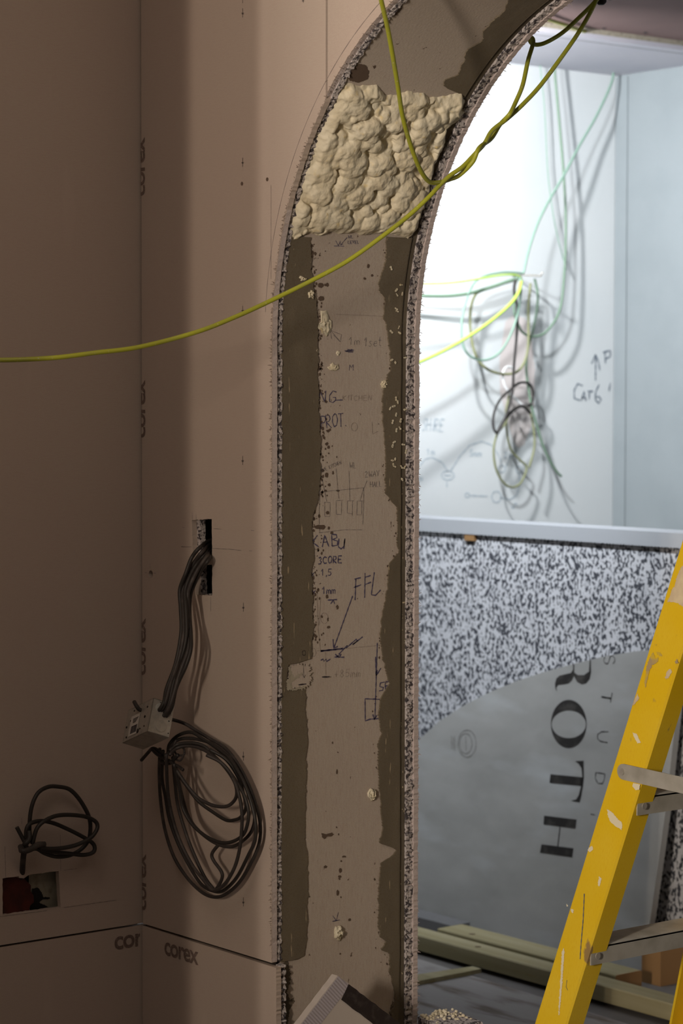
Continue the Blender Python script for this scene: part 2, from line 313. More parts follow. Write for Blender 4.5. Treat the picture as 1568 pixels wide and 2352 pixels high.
# ================================================================== STRUCTURE
SEAM = 0.478; H = 2.95; XR = 3.3; SX = 0.643
floor = box('floor', (-2.3, -6.0, -.08), (4.5, 3.6, 0.0), 'concrete', kind='structure')
def arch_pts(off, z0, amp, step=.004, seed=1, left=True, right=True, smax=None):
    """left foot -> over the crown -> right foot, in (x, z)"""
    r = RR+off; L_ = []
    if left: L_ += [(CX-r, z0), (CX-r, CZ)] if z0 < CZ else []
    n = 90
    arc = [(CX-r*math.cos(math.pi*i/n), CZ+r*math.sin(math.pi*i/n)) for i in range(n+1)]
    pts = ([(CX-r, z0)] if left else [])+arc+([(CX+r, z0)] if right else [])
    return jag(pts, step, amp, seed)
HU = [tuple(hit(x, y, 1, 0)[[0, 2]]) for x, y in ((440, 1194), (486, 1192), (487, 1283), (449, 1283), (443, 1280))]
HL = [tuple(hit(x, y, 1, 0)[[0, 2]]) for x, y in ((449, 1296), (487, 1297), (487, 1368), (449, 1366))]
DH = [tuple(hit(x, y, 1, 0)[[0, 2]]) for x, y in ring(346, 1319, 5, 9, 12)[:-1]]
wf = empty('wall_front', (CX, 0, 0), kind='structure')
# front plasterboard: three sheets
g = .0028
e = .0045
la = arch_pts(-.001, SEAM+g, .0005, seed=3, right=False)
la = [p for p in la if p[0] <= SX-.001 or p[1] < CZ]; la = [p for p in la if p[0] < SX]
outL = [(.006, SEAM+g)]+la+[(SX-.0026, la[-1][1]+.001), (SX-.0026, H), (.006, H)]
put('plasterboard_sheet', plate(outL, [jag(HU, .006, .0004, 5, True), jag(HL, .006, .0004, 6, True), DH], 0.0, .0125, 'y'), 'paper', wf)
ra = [p for p in arch_pts(e, 0.0, .0005, seed=4, left=False) if p[0] > SX+.0026]
outR = [(SX+.0026, ra[0][1]+.001)]+ra+[(XR, 0), (XR, H), (SX+.0026, H)]
put('plasterboard_sheet', plate(outR, [], 0.0005, .0125, 'y'), 'paper', wf)
lo = jag([(JX+.017, 0), (JX+.016, SEAM-g-.002)], .004, .0007, 8)
put('plasterboard_sheet', plate([(.004, 0)]+lo+[(.004, SEAM-g)], [], 0.0, .0125, 'y'), 'paper', wf)
# speckled insulation behind it, in two lifts
big = lambda ring_, k: [(sum(p[0] for p in ring_)/len(ring_)+(p[0]-sum(q[0] for q in ring_)/len(ring_))*k, sum(p[1] for p in ring_)/len(ring_)+(p[1]-sum(q[1] for q in ring_)/len(ring_))*k) for p in ring_]
allh = [(HU[0][0]+.010, HU[0][1]+.001), (HU[1][0]+.03, HU[1][1]+.01), (HL[2][0]+.03, HL[2][1]-.01), (HL[3][0]+.004, HL[3][1]+.001)]
def full(off, z0, seed, amp, sp=.004): return [(.006, z0)]+arch_pts(off, z0, amp, sp, seed)+[(XR, z0), (XR, H), (.006, H)]
put('insulation_layer', plate(full(.002, SEAM+g, 11, .0014), [jag(allh, .004, .0012, 3, True)], .0125, .027, 'y'), 'epsedge', wf)
put('insulation_layer', plate([(.006, 0)]+jag([(JX+.014, 0), (JX+.012, SEAM-g)], .004, .0022, 12)+[(.006, SEAM-g)], [], .0125, .027, 'y'), 'epsedge', wf)
put('wall_core', plate(full(.006, 0, 13, .0), [[(.13, 1.17), (.36, 1.17), (.36, 1.40), (.13, 1.40)]], .027, .350, 'y'), 'skim', wf)
box('cavity_shade_panel', (.131, .075, 1.171), (.359, .095, 1.399), 'cavity_shade', wf)  # near-black panel painting in the shade deep inside the wall hole
put('insulation_layer', plate(full(.001, 0, 14, .0018), [], .350, .368, 'y'), 'epsedge', wf)
put('plasterboard_sheet', plate(full(-.002, 0, 15, .0006), [], .368, .380, 'y'), 'gyp', wf)
box('joint_shade_strip', (0.0, .0120, SEAM-.006), (JX-.002, .0124, SEAM+.006), 'cavity_shade', wf)  # near-black strips behind the board joints stand in for their shade
box('joint_shade_strip', (SX-.006, .0120, 2.215), (SX+.006, .0124, H), 'cavity_shade', wf)
box('corner_shade_strip', (0.0005, .0115, 0), (.008, .0124, H), 'cavity_shade', wf)  # same painted shade, down the inside corner
# exposed gypsum edge on the front sheets (thin strip between the paper faces)
def edge_strip(off, y0, y1, s0, s1, m, name, amp=.0003):
    mb = MB(); n = int((s1-s0)/.006); R = random.Random(2)
    rows = [[prof(s0+(s1-s0)*i/n, y, off+R.gauss(0, amp)) for y in (y0, y1)] for i in range(n+1)]
    mb.add([p for r_ in rows for p in r_], [(2*i, 2*i+1, 2*i+3, 2*i+2) for i in range(n)])
    return mb.build(name, m, wf)
edge_strip(.0022, .0004, .0122, SEAM+.004, CZ+.26, 'gyp', 'gypsum_edge')
edge_strip(-.0035, .0012, .0122, CZ+.27, CZ+2.2, 'gyp', 'gypsum_edge')

# ---- reveal facing: brown adhesive bands laid on the pale core
BL = [(545,713),(570,716),(620,716),(660,722),(690,728),(750,732),(850,731),(950,735),(1040,737),(1083,738),(1147,731.6),(1183,720.5),(1216,717),(1271,723),(1312,716),(1382,720),(1451,720),(1506,716),(1519,715),(1521,664),(1540,662),(1580,664),(1583,702),(1592,702.5),(1658,704),(1700,707),(1823,703),(1909,701),(1966,706),(2023,708.5),(2109,707),(2166,704),(2186,702),(2198,696),(2203,684),(2204,662)]
BR = [(545,890),(600,888.6),(647,874),(669,874),(692,887),(726,884),(766,893),(821,899),(854,900),(858,893),(897,884),(945,879),(980,884),(1028,887),(1064,888.6),(1133,888),(1155,905),(1166,914),(1271,917),(1293,897),(1354,892),(1423,878),(1478,877),(1534,886),(1569,897),(1603,878),(1644,871),(1685,878),(1709,871),(1809,873),(1880,880),(1903,881),(1937,874),(1948,905),(1954,913),(1966,905),(1983,878),(2023,873),(2109,871),(2154,876),(2163,887),(2183,878),(2189,896),(2237,898.6),(2280,910),(2309,907),(2326,898),(2352,905)]
def interp(T, v):
    for (a_, b_), (c_, d_) in zip(T, T[1:]):
        if a_ <= v <= c_: return b_+(d_-b_)*(v-a_)/max(c_-a_, 1e-6)
    return T[0][1] if v < T[0][0] else T[-1][1]
def sfrom(y, x): return rev(x, y)
def band(name, T, side, y_edge, m, s0, s1, th, off0=-.006, rough=.0012):
    mb = MB(); ns = int((s1-s0)/.002); vs = []; fs = []
    # table of s -> boundary y
    tab = sorted((sfrom(py, px)[0], sfrom(py, px)[1]) for py, px in [(py, interp(T, py)) for py in np.arange(T[0][0], T[-1][0]+.1, 2.0)])
    S = [t_[0] for t_ in tab]; Y = [t_[1] for t_ in tab]
    for i in range(ns+1):
        s = s0+(s1-s0)*i/ns; yb = float(np.interp(s, S, Y))
        n_ = mn.noise((s*90, side*5, 1))*rough*1.6+mn.noise((s*330, side*5, 3))*rough*1.3+mn.noise((s*30, side*5, 7))*rough*1.6
        yb += n_*1.7+.0035*max(0, mn.noise((s*150, side*9, 11))-.25)*side*-1; a_, b_ = (y_edge, yb) if side < 0 else (yb, y_edge)
        bump_ = [mn.noise((s*14, c*3, 5+side))*.0006 for c in range(4)]
        ys = [a_, a_+.35*(b_-a_), a_+.7*(b_-a_), b_]
        row = [prof(s, ys[0], off0), *[prof(s, ys[c], off0+th+bump_[c]) for c in range(4)], prof(s, ys[3], off0)]
        vs += row
    k = 6
    for i in range(ns):
        for j in range(k-1): fs.append((i*k+j, i*k+j+1, (i+1)*k+j+1, (i+1)*k+j))
    mb.add(vs, fs); return mb.build(name, m, wf, recalc=False)
sT = rev(700, 545)[0]; sTr = rev(900, 545)[0]
sB = rev(690, 2203)[0]
band('adhesive_band', BL, -1, .0268, 'mortar', sB, sT, .0035)
band('adhesive_band', BR, 1, .335, 'mortar', 0.02, sTr, .0035)
# darker groove right at the back of the reveal
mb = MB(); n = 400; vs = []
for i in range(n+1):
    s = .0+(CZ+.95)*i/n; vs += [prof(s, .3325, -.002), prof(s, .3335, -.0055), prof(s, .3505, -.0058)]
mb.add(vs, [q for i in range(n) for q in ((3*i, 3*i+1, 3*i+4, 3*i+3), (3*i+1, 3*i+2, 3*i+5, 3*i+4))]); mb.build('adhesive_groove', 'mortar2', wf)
# band above the foam, along the back of the soffit
TU = [(0,1170),(30,1160),(55,1130),(75,1112),(100,1108),(112,1085),(125,1070),(140,1068),(155,1060),(175,1055),(188,1025),(200,1018),(212,1040),(222,1062)]
TU2 = sorted(((sfrom(py, px)) for py, px in TU)); S2 = [a_ for a_, b_ in TU2]; Y2 = [b_ for a_, b_ in TU2]
mb = MB(); vs = []; n = 260; sa, sb = S2[0], S2[-1]+.25
for i in range(n+1):
    s = sa+(sb-sa)*i/n; yb = float(np.interp(s, S2, Y2))+mn.noise((s*60, 2, 2))*.008+mn.noise((s*220, 2, 2))*.003; yb = min(yb, .325)
    vs += [prof(s, yb, -.006), prof(s, yb+.001, -.004), prof(s, .335, -.003)]
mb.add(vs, [q for i in range(n) for q in ((3*i, 3*i+1, 3*i+4, 3*i+3), (3*i+1, 3*i+2, 3*i+5, 3*i+4))]); mb.build('adhesive_band', 'mortar', wf)
def blotch(name, pts, m, parent, f, jitter=.8, seed=1, off=0, **kw):
    """irregular flat patch traced on a surface"""
    q = jag(pts, 2.0, jitter, seed, True); P = [f(*p) for p in q]; nn = P[0][1]
    mb = MB(); mb.add([p for p, n_ in P], [tuple(range(len(P)))]); return mb.build(name, m, parent, **kw)
RV = on_rev(-.0052)
def multi_blotch(name, polys, m, parent, f, jitter=.8, **kw):
    for i, pts in enumerate(polys):
        P = [f(*p)[0] for p in jag(pts, 2.0, jitter, i, True)]; MB().add(P, [tuple(range(len(P)))]).build(name, m, parent, **kw)
ell = lambda x, y, a_, b_: ring(x, y, a_, b_, 14)[:-1]
Z1 = Z(2.8, 560, 0)
spots = Z1([[(690,425),(735,420),(790,430),(812,470),(805,520),(740,545),(690,530),(665,505)], [(975,30),(1005,10),(1028,15),(1020,75),(990,110),(930,130),(925,110)], [(835,435),(858,432),(845,455)]])
spots += [ell(740, 656, 7, 6), ell(755, 655, 3.5, 4.5), ell(741, 686, 7, 5.5), ell(750, 655, 2, 3), ell(849, 612, 3, 5), ell(858, 634, 3, 3), ell(841, 641, 3, 3), ell(736, 845, 6, 5)]
spots += Z4([[(595,1885),(640,1865),(645,1885),(610,1905)], [(585,2015),(610,1995),(622,2015),(600,2035)], ell(568, 1935, 10, 12), ell(600, 1775, 8, 10), ell(700, 2140, 6, 10), ell(655, 2035, 5, 9), ell(545, 2060, 7, 9), ell(500, 340, 5, 8), ell(465, 175, 8, 9), ell(470, 110, 6, 8), ell(535, 200, 9, 8), ell(590, 160, 6, 6), ell(550, 1290, 18, 9)])
spots += Z5([ell(517, 150, 14, 22), ell(572, 130, 8, 16), ell(540, 232, 12, 12), ell(510, 280, 12, 10), ell(613, 280, 14, 8), ell(482, 230, 8, 9), ell(527, 462, 14, 16), [(400,580),(450,562),(500,565),(510,585),(495,603),(440,598)], ell(537, 590, 10, 14), ell(562, 630, 12, 10), ell(522, 1160, 11, 17), ell(608, 1248, 10, 18), ell(535, 1415, 14, 12), ell(530, 1350, 5, 15)])
spots += Z6([[(460,820),(500,830),(545,815),(560,828),(545,845),(505,850),(485,870),(465,855)], ell(585, 325, 7, 22), ell(592, 170, 6, 6), ell(643, 1010, 16, 8), ell(620, 1045, 7, 8), ell(493, 1092, 14, 12), ell(612, 1120, 12, 20), ell(608, 1170, 14, 12), ell(605, 1188, 8, 7), ell(591, 1300, 11, 24), ell(617, 1335, 5, 8), ell(686, 1518, 12, 12), ell(612, 1790, 7, 7), ell(365, 1333, 5, 7), ell(598, 830, 5, 9), ell(582, 772, 4, 8)])
multi_blotch('damp_stain', spots, 'stain', wf, RV, .45)
mb = MB(); R = random.Random(21)
for i in range(620):
    left = i < 470; py = R.uniform(560, 1480) if left else R.uniform(560, 2300)
    px_ = interp(BL, py)+abs(R.gauss(0, 11)) if left else interp(BR, py)-abs(R.gauss(0, 7))
    if R.random() > .5+.6*mn.noise((py*.02, 0, left)): continue
    r_ = R.choice((.6, .9, 1.2, 1.8, 2.6))*(1 if left else .7); P = [RV(px_+r_*(1+.4*R.uniform(-1, 1))*math.cos(t), py+1.5*r_*(1+.4*R.uniform(-1, 1))*math.sin(t))[0] for t in np.linspace(0, 2*math.pi, 8)[:-1]]
    mb.add(P, [tuple(range(7))])
mb.build('stain_speck', 'stain', wf, kind='stuff')
multi_blotch('adhesive_smear', [[(655,2212),(664,2206),(668,2225),(672,2245),(668,2262),(662,2280),(671,2298),(677,2292),(680,2300),(668,2320),(664,2352),(655,2400),(648,2400),(648,2230)], [(898,2326),(905,2300),(912,2352),(905,2400),(896,2400)]], 'mortar2', wf, RV, 1.0)
# scraped pale smear on the left adhesive band
multi_blotch('scraped_plaster', [[(668,1532),(690,1525),(712,1528),(716,1560),(708,1580),(690,1583),(672,1580),(664,1560)]], 'skim', wf, on_rev(-.0015), 2.2)
multi_blotch('scraped_plaster', Z5([[(190,1745),(205,1740),(215,1790),(240,1830),(300,1790),(310,1800),(250,1850),(215,1870),(225,1925),(330,1900),(335,1915),(240,1940),(180,1935),(175,1850),(200,1840)]]), 'oldplaster', wf, on_rev(-.0010), 1.0)

# ---- paper fringe hairs
def fringe(y, off, s0, s1, n, m, seed, dirs):
    R = random.Random(seed); mb = MB()
    for i in range(n):
        s = R.uniform(s0, s1); L_ = R.choice((.0015, .002, .003, .005))*R.uniform(.6, 1.2); p = prof(s, y, off)
        d = np.array(dirs)*L_+np.array([R.gauss(0, .4), R.gauss(0, .3), R.gauss(0, .8)])*L_*.8
        w = R.uniform(.0004, .0011); mb.add([p+np.array([0, 0, w]), p-np.array([0, 0, w]), p+d*.6+np.array([0, 0, L_*.2]), p+d], [(0, 1, 2), (0, 2, 3), (1, 3, 2), (0, 3, 1)])
    o = mb.build('paper_fringe', m, wf); o['kind'] = 'stuff'
fringe(-.0005, .0005, .5, CZ+.9, 900, 'paper', 1, (-.4, -.9, 0))
fringe(.3805, .001, .1, CZ+.9, 650, 'gyp', 2, (.9, .5, 0))
fringe(.351, .002, .1, CZ+.3, 260, 'epsedge', 3, (.9, -.3, 0))

# ---- writing on the reveal
mk = []; mk += Z5([[(735,1155),(580,1585)], [(572,1515),(578,1590),(612,1575)], [(470,1612),(655,1590)], [(470,1616),(650,1596)], [(818,1495),(735,1560),(775,1530),(765,1515),(680,1590),(690,1565),(620,1640)], [(585,1663),(665,1665)], [(590,1640),(625,1665),(640,1640),(600,1660)],
   [(940,1545),(932,1800),(920,2180)], [(925,1660),(930,1820),(970,1755)], [(940,1770),(930,1820)], [(903,2140),(914,2185),(938,2145)], [(1000,1870),(965,1880),(960,1910),(990,1915),(985,1940),(955,1945)], [(1035,1865),(1005,1875),(1008,1940)], [(1008,1905),(1025,1900)],
   [(960,2015),(838,2010),(840,2195),(880,2180),(955,2175)], [(750,1015),(802,1003)], [(762,1010),(755,1190)], [(745,1085),(805,1062)], [(838,965),(835,1170)], [(838,1000),(885,985)], [(838,1060),(888,1040)], [(915,958),(890,1145),(925,1150),(968,1105)],
   [(470,1690),(490,1680),(495,1700),(515,1680),(520,1700),(550,1680)], [(528,1190),(605,1185)], [(552,1222),(575,1188),(585,1222)]])
write('marker_writing', mk+text_px('KAB', 721, 1258, 27, 15, -3, .5)+text_px('U', 779, 1260, 24, 15, 0)+text_px('3CORE', 734, 1296, 16, 8.5, -3), .0030, 'ink', wf, RV, label='blue marker writing reading KABU, 3 CORE and FFL with arrows')
write('marker_writing', text_px('x 1,5', 718, 1324, 15, 9, -2, .2)+text_px('x 1mm', 720, 1366, 16, 10, -2, .1)+text_px('NG', 736, 925, 27, 16, 0, .4)+Z4([[(690,1592),(755,1590)]])+text_px('PROT.', 741, 985, 30, 12, -6, .1), .0023, 'ink', wf, RV, label='blue marker writing reading NG and PROT')
pc = Z4([[(690,60),(712,105)], [(735,60),(715,108)], [(800,28),(738,100)], [(735,75),(735,103),(760,92)], [(672,110),(770,113)], [(775,1115),(865,1120),(780,1125),(870,1108),(800,1100),(860,1130),(810,1132),(850,1098),(785,1118)], [(820,1305),(825,1250),(840,1280),(858,1248),(858,1305)]])
pc += text_px('WL', 803, 549, 7, 5)+text_px('LEVEL', 802, 561, 7, 4)+Z6([[(550,1485),(578,1522)], [(597,1455),(580,1522)], [(548,1532),(607,1520)], [(548,1529),(607,1518)]])
write('pencil_writing', pc, .0014, 'ink', wf, RV, label='small dark writing reading WL LEVEL and M')
pl = Z5([[(462,630),(455,500),(465,290),(825,255),(828,300),(820,560)], [(455,630),(660,605),(815,605)], [(503,375),(548,378),(546,495),(503,492),(503,375)], [(598,475),(598,362),(660,358)], [(645,362),(640,478),(598,475)], [(690,465),(692,364),(745,362)], [(735,364),(732,490)], [(690,465),(732,472)], [(770,480),(772,365),(820,365)], [(812,367),(810,480),(770,480)], [(470,150),(485,200),(520,370)], [(598,95),(620,345)], [(705,115),(712,360)], [(855,195),(820,280),(798,360)]])
pl += text_px('MOVE KITCHEN', 739, 1087, 8, 3.8, -24, .25)+text_px('WL', 806, 1076, 14, 7)+text_px('2WAY', 841, 1096, 13, 7, -4, .3)+text_px('HALL', 853, 1119, 13, 5.5, -2, .3)+text_px('1m', 803, 792, 17, 12, 0, .2)+text_px('1set', 838, 795, 21, 10, 0, .1)
pl += Z4([[(650,1000),(640,918),(745,960),(735,1030),(670,965)], [(640,918),(735,1030)]])+Z5([[(315,1715),(322,1835)], [(305,1800),(322,1835),(335,1810)]])
write('pencil_writing', pl, .0010, 'pencil', wf, RV, label='thin pencil socket sketch with words KITCHEN, WL, 2WAY and HALL')
write('pencil_writing', text_px('+85mm', 771, 1556, 18, 10, 0, .25)+Z4([[(690,765),(900,772),(1160,785)], ring(870, 1850, 30, 40), [(1040,1800),(1045,1920),(1100,1890)]])+Z5([[(440,1612),(720,1588),(930,1568)], [(510,1620),(513,1810)], [(440,1130),(450,1450),(470,1620)], ring(500, 1340, 30, 45), [(470,1170),(455,1400)], ring(408, 1625, 22, 34)])+text_px('KITCHEN', 790, 920, 12, 8, 0), .0009, 'faint', wf, RV, label='faint pencil writing reading 85 mm')
write('pencil_writing', Z5([ring(320, 1628, 13, 22, 16), [(315,1715),(320,1800),(322,1835)], [(305,1800),(322,1835),(335,1810)]]), .0011, 'inkblack', wf, on_rev(-.0012))
write('marker_writing', Z5([[(470,1828),(535,1825)], [(275,1893),(340,1886)]]), .0032, 'inkblack', wf, on_rev(-.0012))

# ---- printing and pencil marks on the front sheets
FR = on_ax(1, -.0006, (0, -1, 0)); LFT = on_ax(0, .0006, (1, 0, 0))
mks = []
for y in (-3, 30, 373, 713, 1058, 1395, 1737, 2072):
    x = 557 if y < 1300 else 558.5
    mks += [[(x, y-11), (x, y+10)], [(x-2.5, y), (x+3, y)], [(x-2, y+2), (x+2.5, y+2)], [(x, y-4), (x, y+5)]]
mks += [[(696, -8), (696, 6)], [(693, 2), (699, 2)]]
write('board_print_mark', mks, .0013, 'inkblack', wf, FR)
def in_front(x, z): return np.array([x, -.0006, z]), np.array([0, -1, 0.])
mb = MB()
gp = [in_front(CX-(RR+.0225)*math.cos(math.pi*i/160), CZ+(RR+.0225)*math.sin(math.pi*i/160)) for i in range(4, 150)]
ribbon(mb, [a_ for a_, b_ in gp], [b_ for a_, b_ in gp], .0009)
gp = [in_front(.478, z_) for z_ in np.linspace(1.60, 2.0, 30)]; ribbon(mb, [hit(622, y_, 1, -.0006) for y_ in np.linspace(425, 640, 20)], [np.array([0, -1, 0.])]*20, .0009)
mb.build('pencil_line', 'pencil', wf, label='thin pencil line curving beside the arch edge')
write('pencil_line', [ZU([(600,382),(690,384)]), ZU([(860,396),(1000,403),(1100,413)]), ZU([(1165,418),(1190,419)]), ZU([(610,220),(628,224)]), ZU([(870,233),(935,236)]), ZU([(1180,246),(1208,249)]), ZU([(692,100),(692,155)]), ZU([(724,112),(724,160)]), ZU([(845,800),(845,920)]), ZU([(343,522),(343,565)]), ZU([(300,598),(318,600)]), ZU([(370,602),(392,604)])], .0010, 'pencil', wf, FR)
# screws
for i, (x, y) in enumerate(((556, 422), (614, 412))):
    p = hit(x, y, 1, 0); mb = MB(); disc(mb, p+np.array([0, -.0006, 0]), (0, -1, 0), .0038, .0004, 14); mb.build('screw_hole', 'stain' if i else 'brass', wf)
# stencil text
def text_mesh(t, size, bold=.0):
    cu = bpy.data.curves.new('t', 'FONT'); cu.body = t; cu.size = size; cu.offset = bold; cu.space_character = .93
    o = bpy.data.objects.new('t', cu); COL.objects.link(o); dg = bpy.context.evaluated_depsgraph_get(); dg.update()
    me = bpy.data.meshes.new_from_object(o.evaluated_get(dg)); bpy.data.objects.remove(o); return me
def stencil(parent, p0, dx, dy, size, clip=None, bold=.0012):
    me = text_mesh('corex', size, bold); p0, dx, dy = map(Vector, (p0, dx, dy))
    for v in me.vertices: v.co = p0+dx*v.co.x+dy*v.co.y
    if clip:
        bm = bmesh.new(); bm.from_mesh(me); bmesh.ops.bisect_plane(bm, geom=bm.verts[:]+bm.edges[:]+bm.faces[:], plane_co=clip[0], plane_no=clip[1], clear_outer=True)
        bm.to_mesh(me); bm.free()
    return put('stencil_print', me, 'print', parent)
p = hit(377, 2191, 1, -.0007); stencil(wf, p, (1, 0, -.0), (0, 0, 1), .0555)
for (yb, yt) in ((450, 304), (1006, 866), (1552, 1413), (2092, 1955)):
    a_ = hit(331, yb, 1, -.0007); b_ = hit(331, yt, 1, -.0007)
    stencil(wf, (.0185, -.0007, a_[2]), (0, 0, 1), (-1, 0, 0), .0545, ((.0045, 0, 0), (-1, 0, 0)))

# ---- left wall
wl = empty('wall_left', (0, -2, 0), kind='structure')
LH = [tuple(hit(x, y, 0, 0)[[1, 2]]) for x, y in (ZL([(22,1047),(170,1025),(172,1040),(215,1042),(270,1010),(525,980),(545,1305),(25,1378)]))]
put('plasterboard_sheet', plate([(-3.3, SEAM+.003), (0.012, SEAM+.0025), (0.012, H), (-3.3, H)], [jag(LH, .006, .0004, 1, True)], -.0125, 0, 'x'), 'paper', wl)
put('plasterboard_sheet', plate([(-3.3, 0), (0.012, 0), (.012, SEAM-.002), (-3.3, SEAM-.0028)], [], -.0125, 0, 'x'), 'paper', wl)
yc = sum(p_[0] for p_ in LH)/len(LH); zc = sum(p_[1] for p_ in LH)/len(LH)
box('wall_core', (-.10, -3.3, 0), (-.045, .02, H), 'cavity_shade', wl)
crack = Z(3.908, 0, 1750)([[(280,1010),(530,985),(530,1300),(440,1300),(350,1280),(300,1230),(290,1120),(275,1010)]])[0]
PB = lambda x, y: (hit(x, y, 0, -.034), np.array([1., 0, 0]))
blotch('old_plaster', [(66,2000),(142,1990),(142,2092),(66,2106)], 'oldplaster', wl, PB, .2)
blotch('dark_gap', ZL([(290,1135),(340,1130),(370,1165),(388,1210),(445,1215),(450,1230),(385,1235),(350,1260),(430,1300),(360,1340),(260,1350),(270,1280)]), 'black', wl, lambda x, y: (hit(x, y, 0, -.032), None), .6)
write('pencil_line', [ZL([(45,755),(50,1035)]), ZL([(540,655),(545,980)]), ZL([(575,972),(690,958)]), ZL([(570,1308),(800,1275),(1045,1240)]), ZL([(0,1388),(300,1350),(420,1335)]), ZL([(195,500),(197,560)])], .0009, 'pencil', wl, LFT)
p = hit(262, 2181, 0, .0007)
stencil(wl, (p[0], p[1], p[2]), (0, 1, 0), (0, 0, 1), .0555, ((0, -.004, 0), (0, 1, 0)))
# unseen wall end added to block the upright strip lamps; near-room ceiling
wn = plate([(0.0, 0), (NIB[0], 0), (NIB[0], H), (0.0, H)], [], NIB[1]-.1, NIB[1], 'y'); put('wall_occluder', wn, 'paper', kind='structure')
box('ceiling', (-.02, -3.4, H), (XR, .38, H+.05), 'white', kind='structure')

# ================================================================== FAR ROOM STRUCTURE
XA, YB = -2.0, 3.39
box('wall_far_left', (XA-.1, .38, 0), (XA, YB+.1, 3.1), 'white', kind='structure')
box('wall_far_back', (XA, YB, 0), (3.3, YB+.1, 3.1), 'aqua', kind='structure')
box('trim_1', (XA+.002, YB-.005, .0), (XA+.062, YB-.0005, 2.775), 'aqua', kind='structure')
SZ = 2.783
cb = empty('ceiling_soffit', (-1.7, 1.9, SZ), kind='structure')
box('soffit_board', (XA, .382, SZ), (-1.455, YB, SZ+.012), 'lilac', cb)
box('soffit_edge', (-1.455, .382, SZ-.001), (-1.40, YB, SZ+.014), 'lilac', cb)
box('soffit_groove', (-1.459, .382, SZ-.0015), (-1.4525, YB, SZ-.0002), 'graypanel', cb)
box('ceiling_board', (-1.40, .382, SZ+.030), (3.3, YB, SZ+.044), 'mauve', cb)
box('batten_edge', (-1.44, .382, SZ+.014), (-1.398, YB, SZ+.031), 'oldplaster', cb)
for x, y in ((1387, 65), (1482, 75)):
    mb = MB(); disc(mb, hit(x, y, 2, SZ+.0298), (0, 0, -1), .007, .001, 12, ry=.012); mb.build('screw_hole', 'black', cb)
# writing on the far left wall
FA = on_ax(0, XA+.001, (1, 0, 0))
fwr = Z3([[(1280,800),(1310,735),(1330,790),(1340,850)], [(1310,735),(1308,920)], [(1360,720),(1415,705),(1415,750),(1380,765)], [(1375,720),(1380,800)], [(1405,1000),(1415,940)],
  [(1215,960),(1180,945),(1155,990),(1155,1050),(1195,1065)], [(1205,1070),(1225,1000),(1240,1070)], [(1210,1045),(1235,1045)], [(1250,1000),(1290,1000)], [(1265,1000),(1262,1060)], [(1335,950),(1310,1000),(1305,1060),(1330,1085),(1350,1060),(1330,1035),(1308,1050)]])
write('marker_writing', fwr, .0075, 'farink', wf if False else bpy.data.objects['wall_far_left'], FA, label='dark marker writing reading CAT 6 and an arrow')
pale = Z3([[(40,1540),(80,1490),(130,1475),(200,1510),(245,1575)], ring(245, 1605, 45, 32), [(238,1640),(238,1690)], [(215,1605),(275,1605)], [(265,1575),(330,1470),(400,1390),(490,1360),(560,1385),(610,1460),(640,1540)], ring(632, 1560, 26, 24), [(660,1550),(690,1480),(740,1455)], ring(757, 1565, 20, 25), [(757,1590),(765,1660),(740,1750),(690,1780),(620,1765)], ring(595, 1760, 34, 40), [(405,1750),(530,1755)], ring(385, 1748, 16, 16)])
pale += text_px('SHIRE', 968, 988, 28, 9, 4, .3)+text_px('5mm', 1078, 1048, 14, 8, 3, .2)+text_px('2m', 1157, 1052, 14, 8)+text_px('5way', 1172, 1162, 14, 9, 52, .3)+text_px('1m', 979, 1045, 14, 8)+text_px('m', 962, 1104, 14, 8)
write('marker_writing', pale, .006, 'farinkpale', bpy.data.objects['wall_far_left'], FA, label='pale blue marker sketch of linked circles')
blotch('unpainted_patch', [(1160,738),(1180,722),(1205,730),(1218,760),(1228,850),(1226,930),(1218,985),(1205,1020),(1190,1030),(1178,1012),(1160,950),(1148,900),(1146,830)], 'patch', bpy.data.objects['wall_far_left'], FA, .8)

# low partition clad in speckled foam
YH = 2.1
wlow = empty('wall_low', (0, YH, 0), kind='structure')
box('foam_cladding', (-1.95, YH, 0), (3.2, YH+.04, 1.192), 'eps', wlow)
box('partition_core', (-1.95, YH+.04, 0), (3.2, YH+.10, 1.192), 'aqua', wlow)
box('capping_board', (-1.98, YH-.012, 1.192), (3.2, YH+.12, 1.234), 'capping', wlow)
p = hit(1080, 1230, 1, YH-.004)
box('packer', (p[0]-.022, YH-.010, 1.172), (p[0]+.024, YH+.001, 1.1915), 'endgrain', label='small brown wooden packer under the pale capping of the speckled partition', cat='packer')

# floor coverings
pa = [hit(x, y, 2, .004) for x, y in ((960, 2215), (1000, 2200), (1105, 2232), (1600, 2380), (1400, 2800), (700, 2800))]
pa = [(-1.25, 1.05), (-1.02, 1.56), (.2, 1.50), (1.8, 1.50), (1.9, .45), (-1.2, .45)]
MB().prism([(x, y, .0005) for x, y in pa], (0, 0, .012)).build('floor_sheet', 'sheet', recalc=True, label='dusty white protection sheet lying on the far floor in front of the timbers', cat='sheet')
q = [hit(x, y, 2, .022) for x, y in ((930, 2262), (1105, 2228), (1085, 2222), (930, 2245))]
MB().prism([(x_[0], x_[1], .0135) for x_ in q], (0, 0, .012)).build('batten', 'timber', recalc=True, label='thin pale batten lying on the dusty white sheet beside the arch', cat='batten')
q = [(-1.9, 1.86), (-1.13, 1.86), (-1.13, 1.935), (-1.9, 1.935)]
MB().prism([(x_[0], x_[1], .001) for x_ in q], (0, 0, .03)).build('grey_strip', 'graypanel', recalc=True, label='dark grey flat strip on the floor at the foot of the printed board', cat='strip')

